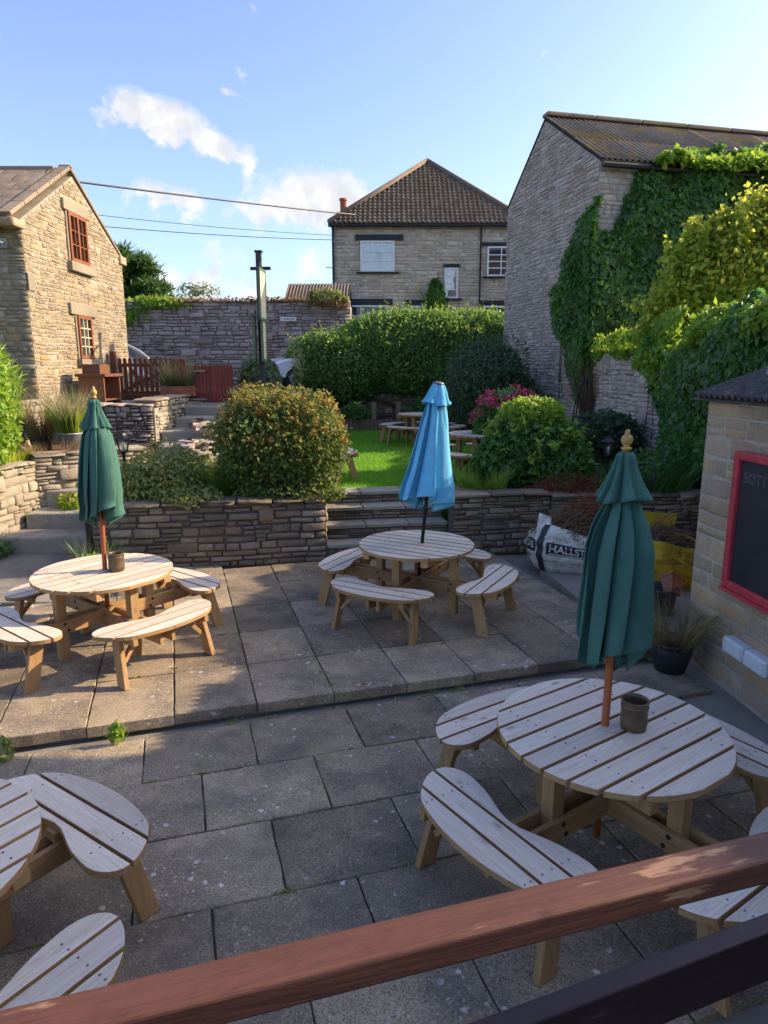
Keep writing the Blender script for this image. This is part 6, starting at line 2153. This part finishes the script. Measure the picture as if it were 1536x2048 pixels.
def ivy_curtain(u, v):
    lo = np.interp(u, [3.7, 4.2, 4.8, 5.4, 10], [2.6, 2.0, 1.0, 0.8, 0.8])
    hi = np.interp(u, [4.0, 5.4, 6.2, 10], [3.12, 3.18, 3.42, 3.45]) + 0.14 * np.sin(u * 1.9) + 0.12 * np.sin(u * 4.7 + 1)
    return np.minimum(np.minimum(v - lo, hi - v) * 1.2, (u - 3.9))


climber('ivy_curtain', 'tall curtain of dark green ivy hanging behind the shed', *gw, ivy_curtain, (3.8, 0.8, 9.9, 3.85), 85000, 0.092, 0.034, 'leaf_ivy', 0.62, 146, 0.9, lumps_=1.1, stems=12)
# the crest of the ivy, a thick mound lying along the wall top
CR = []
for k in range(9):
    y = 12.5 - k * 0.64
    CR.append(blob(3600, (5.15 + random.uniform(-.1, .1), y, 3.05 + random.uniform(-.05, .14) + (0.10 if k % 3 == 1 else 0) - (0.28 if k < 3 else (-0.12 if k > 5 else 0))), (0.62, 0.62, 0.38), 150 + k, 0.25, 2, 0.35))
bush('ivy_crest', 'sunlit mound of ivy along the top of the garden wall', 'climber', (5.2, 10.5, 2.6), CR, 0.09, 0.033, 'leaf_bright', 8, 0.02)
tuft('bramble', 'rusty bramble stems on the wall at the barn corner', (4.70, 16.2, 1.6), 300, 0.10, 0.3, 1.3, 0.008, 'leaf_dry', 129, 0.1)

# golden maple behind the garden wall
mp_ = empty('golden_maple', 'yellow-leaved maple glowing in the sun behind the ivy wall', 'tree', (6.6, 13.1, 0.8))
mb = MB()
mb.tube([(0, 0, -.2), (0.05, 0, 1.0), (0.0, 0.05, 2.0), (0.1, 0.0, 2.9)], [0.14, 0.11, 0.08, 0.05], 8)
MP, MN = [], []
cl = [(-1.45, -.2, 2.75, .5), (-1.2, 0, 3.35, .45), (-.95, .1, 3.85, .40), (-.45, -.1, 3.6, .65), (-.1, .2, 4.25, .5), (.35, 0, 4.3, .55), (.75, .1, 4.55, .45), (1.2, 0, 4.2, .55), (1.7, .1, 4.3, .5), (2.2, 0, 3.8, .6), (.5, -.3, 3.4, .75), (-.7, -.3, 2.8, .7), (1.3, -.3, 3.2, .8), (0.2, -.5, 2.6, .75), (2.1, -.2, 2.9, .8), (-1.4, .1, 2.2, .5), (-1.5, -.1, 3.15, .15), (-1.25, 0, 3.8, .14), (-.55, 0, 4.3, .16), (-.5, 0, 4.5, .12), (.0, .1, 4.62, .22), (.42, 0, 4.72, .2), (-.95, .1, 4.25, .2), (.95, 0, 4.9, .2)]
for k, (x, y, z, r_c) in enumerate(cl):
    b_ = blob(int(2500 * r_c ** 1.6) + 140, (x, y, z), (r_c * 1.12, r_c * .95, r_c * 1.2), 160 + k, 0.6, 2, 0.9, nl=36)
    MP.append(b_[0])
    MN.append(b_[1])
    branch_set(mb, (0, 0, 1.2 + 0.3 * (k % 5)), [(x, y, z)], 0.03, 0.006)
for k in range(30):
    x = -1.75 + 4.3 * random.random()
    y, z = random.uniform(-.5, .3), np.interp(x, [-1.8, -1.2, -.5, .3, .9, 2.5], [2.6, 3.6, 4.1, 4.5, 4.7, 4.2]) + random.uniform(-.5, .1)
    hx, L_ = random.uniform(-.2, .2), random.uniform(.35, .75)
    for q in range(6):
        f = q / 5
        b_ = blob(int(46 * (1.15 - f)) + 8, (x + hx * f, y, z + L_ * f), (0.17 * (1.15 - f), 0.15 * (1.15 - f), 0.12), 3000 + 7 * k + q, 0.3, 2, 0.9)
        MP.append(b_[0])
        MN.append(b_[1])
    branch_set(mb, (x * .6, y, z - .5), [(x + hx, y, z + L_)], 0.012, 0.004)
MP, MN = np.concatenate(MP), np.concatenate(MN)
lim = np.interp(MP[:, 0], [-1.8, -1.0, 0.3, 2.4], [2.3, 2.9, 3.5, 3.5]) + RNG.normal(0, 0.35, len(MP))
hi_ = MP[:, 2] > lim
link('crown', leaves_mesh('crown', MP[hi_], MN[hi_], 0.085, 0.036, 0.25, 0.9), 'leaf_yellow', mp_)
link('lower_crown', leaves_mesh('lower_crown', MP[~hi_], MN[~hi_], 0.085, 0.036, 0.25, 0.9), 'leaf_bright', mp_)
mb.build('trunk', 'bark', mp_)

# lawn grass
r_ = np.random.default_rng(170)
n = 150000
gx_ = r_.uniform(-3.4, 4.4, n)
gy_ = 9.95 + (r_.uniform(0, 1, n) ** 1.7) * 10.6
k_ = (gy_ > 10.02 + np.clip(gx_ + 0.8, 0, 9) * 0.165) & ~((gx_ > 1.2) & (gy_ < 10.5 + (gx_ - 1.2) * 1.0)) & ~((gx_ < -1.3) & (gy_ < 10.45))
P_ = np.stack([gx_[k_], gy_[k_], np.full(k_.sum(), LAWN_Z - .004)], 1)
gr = link('lawn_grass', blades_mesh('lawn_grass', P_, 0.055, 0.0045, 0.45, 171), 'grass_blade')
tag(gr, 'short green grass of the lawn beyond the garden steps', 'grass', kind='stuff')

# moss cushions and seedlings in the paving joints
r_ = random.Random(77)
JP = []
for q in range(150):
    if r_.random() < 0.5:
        a0, b0 = r_.uniform(-3.0, 5.0) * UA, r_.choice([-0.9, 0, 1, 2, 3]) * UB
        if r_.random() < 0.5:
            a0, b0 = round(a0 / UA) * UA, r_.uniform(-0.9, 3.2) * UB
        x, y = up(a0, b0)
        z = UZ - 0.01
    else:
        a0, b0 = r_.uniform(-3.0, 4.5) * LA, r_.choice([-3, -2, -1, 0, 1, 1.05, 1.1]) * LB
        x, y = LX + a0 * CA - b0 * SA, LY + a0 * SA + b0 * CA
        z = -0.012
    for k in range(r_.randrange(6, 26)):
        t_ = r_.gauss(0, 0.03)
        JP.append((x + t_ * CA + r_.gauss(0, .004), y + t_ * SA + r_.gauss(0, .004), z + r_.uniform(0, .012)))
JP = np.array(JP)
jw = link('joint_moss', leaves_mesh('joint_moss', JP, np.repeat(np.array([[0, 0, 1.0]]), len(JP), 0), 0.018, 0.007, -0.5, 0.6), 'leaf_sedum')
tag(jw, 'moss and tiny seedlings growing in the paving joints', 'moss', kind='stuff')
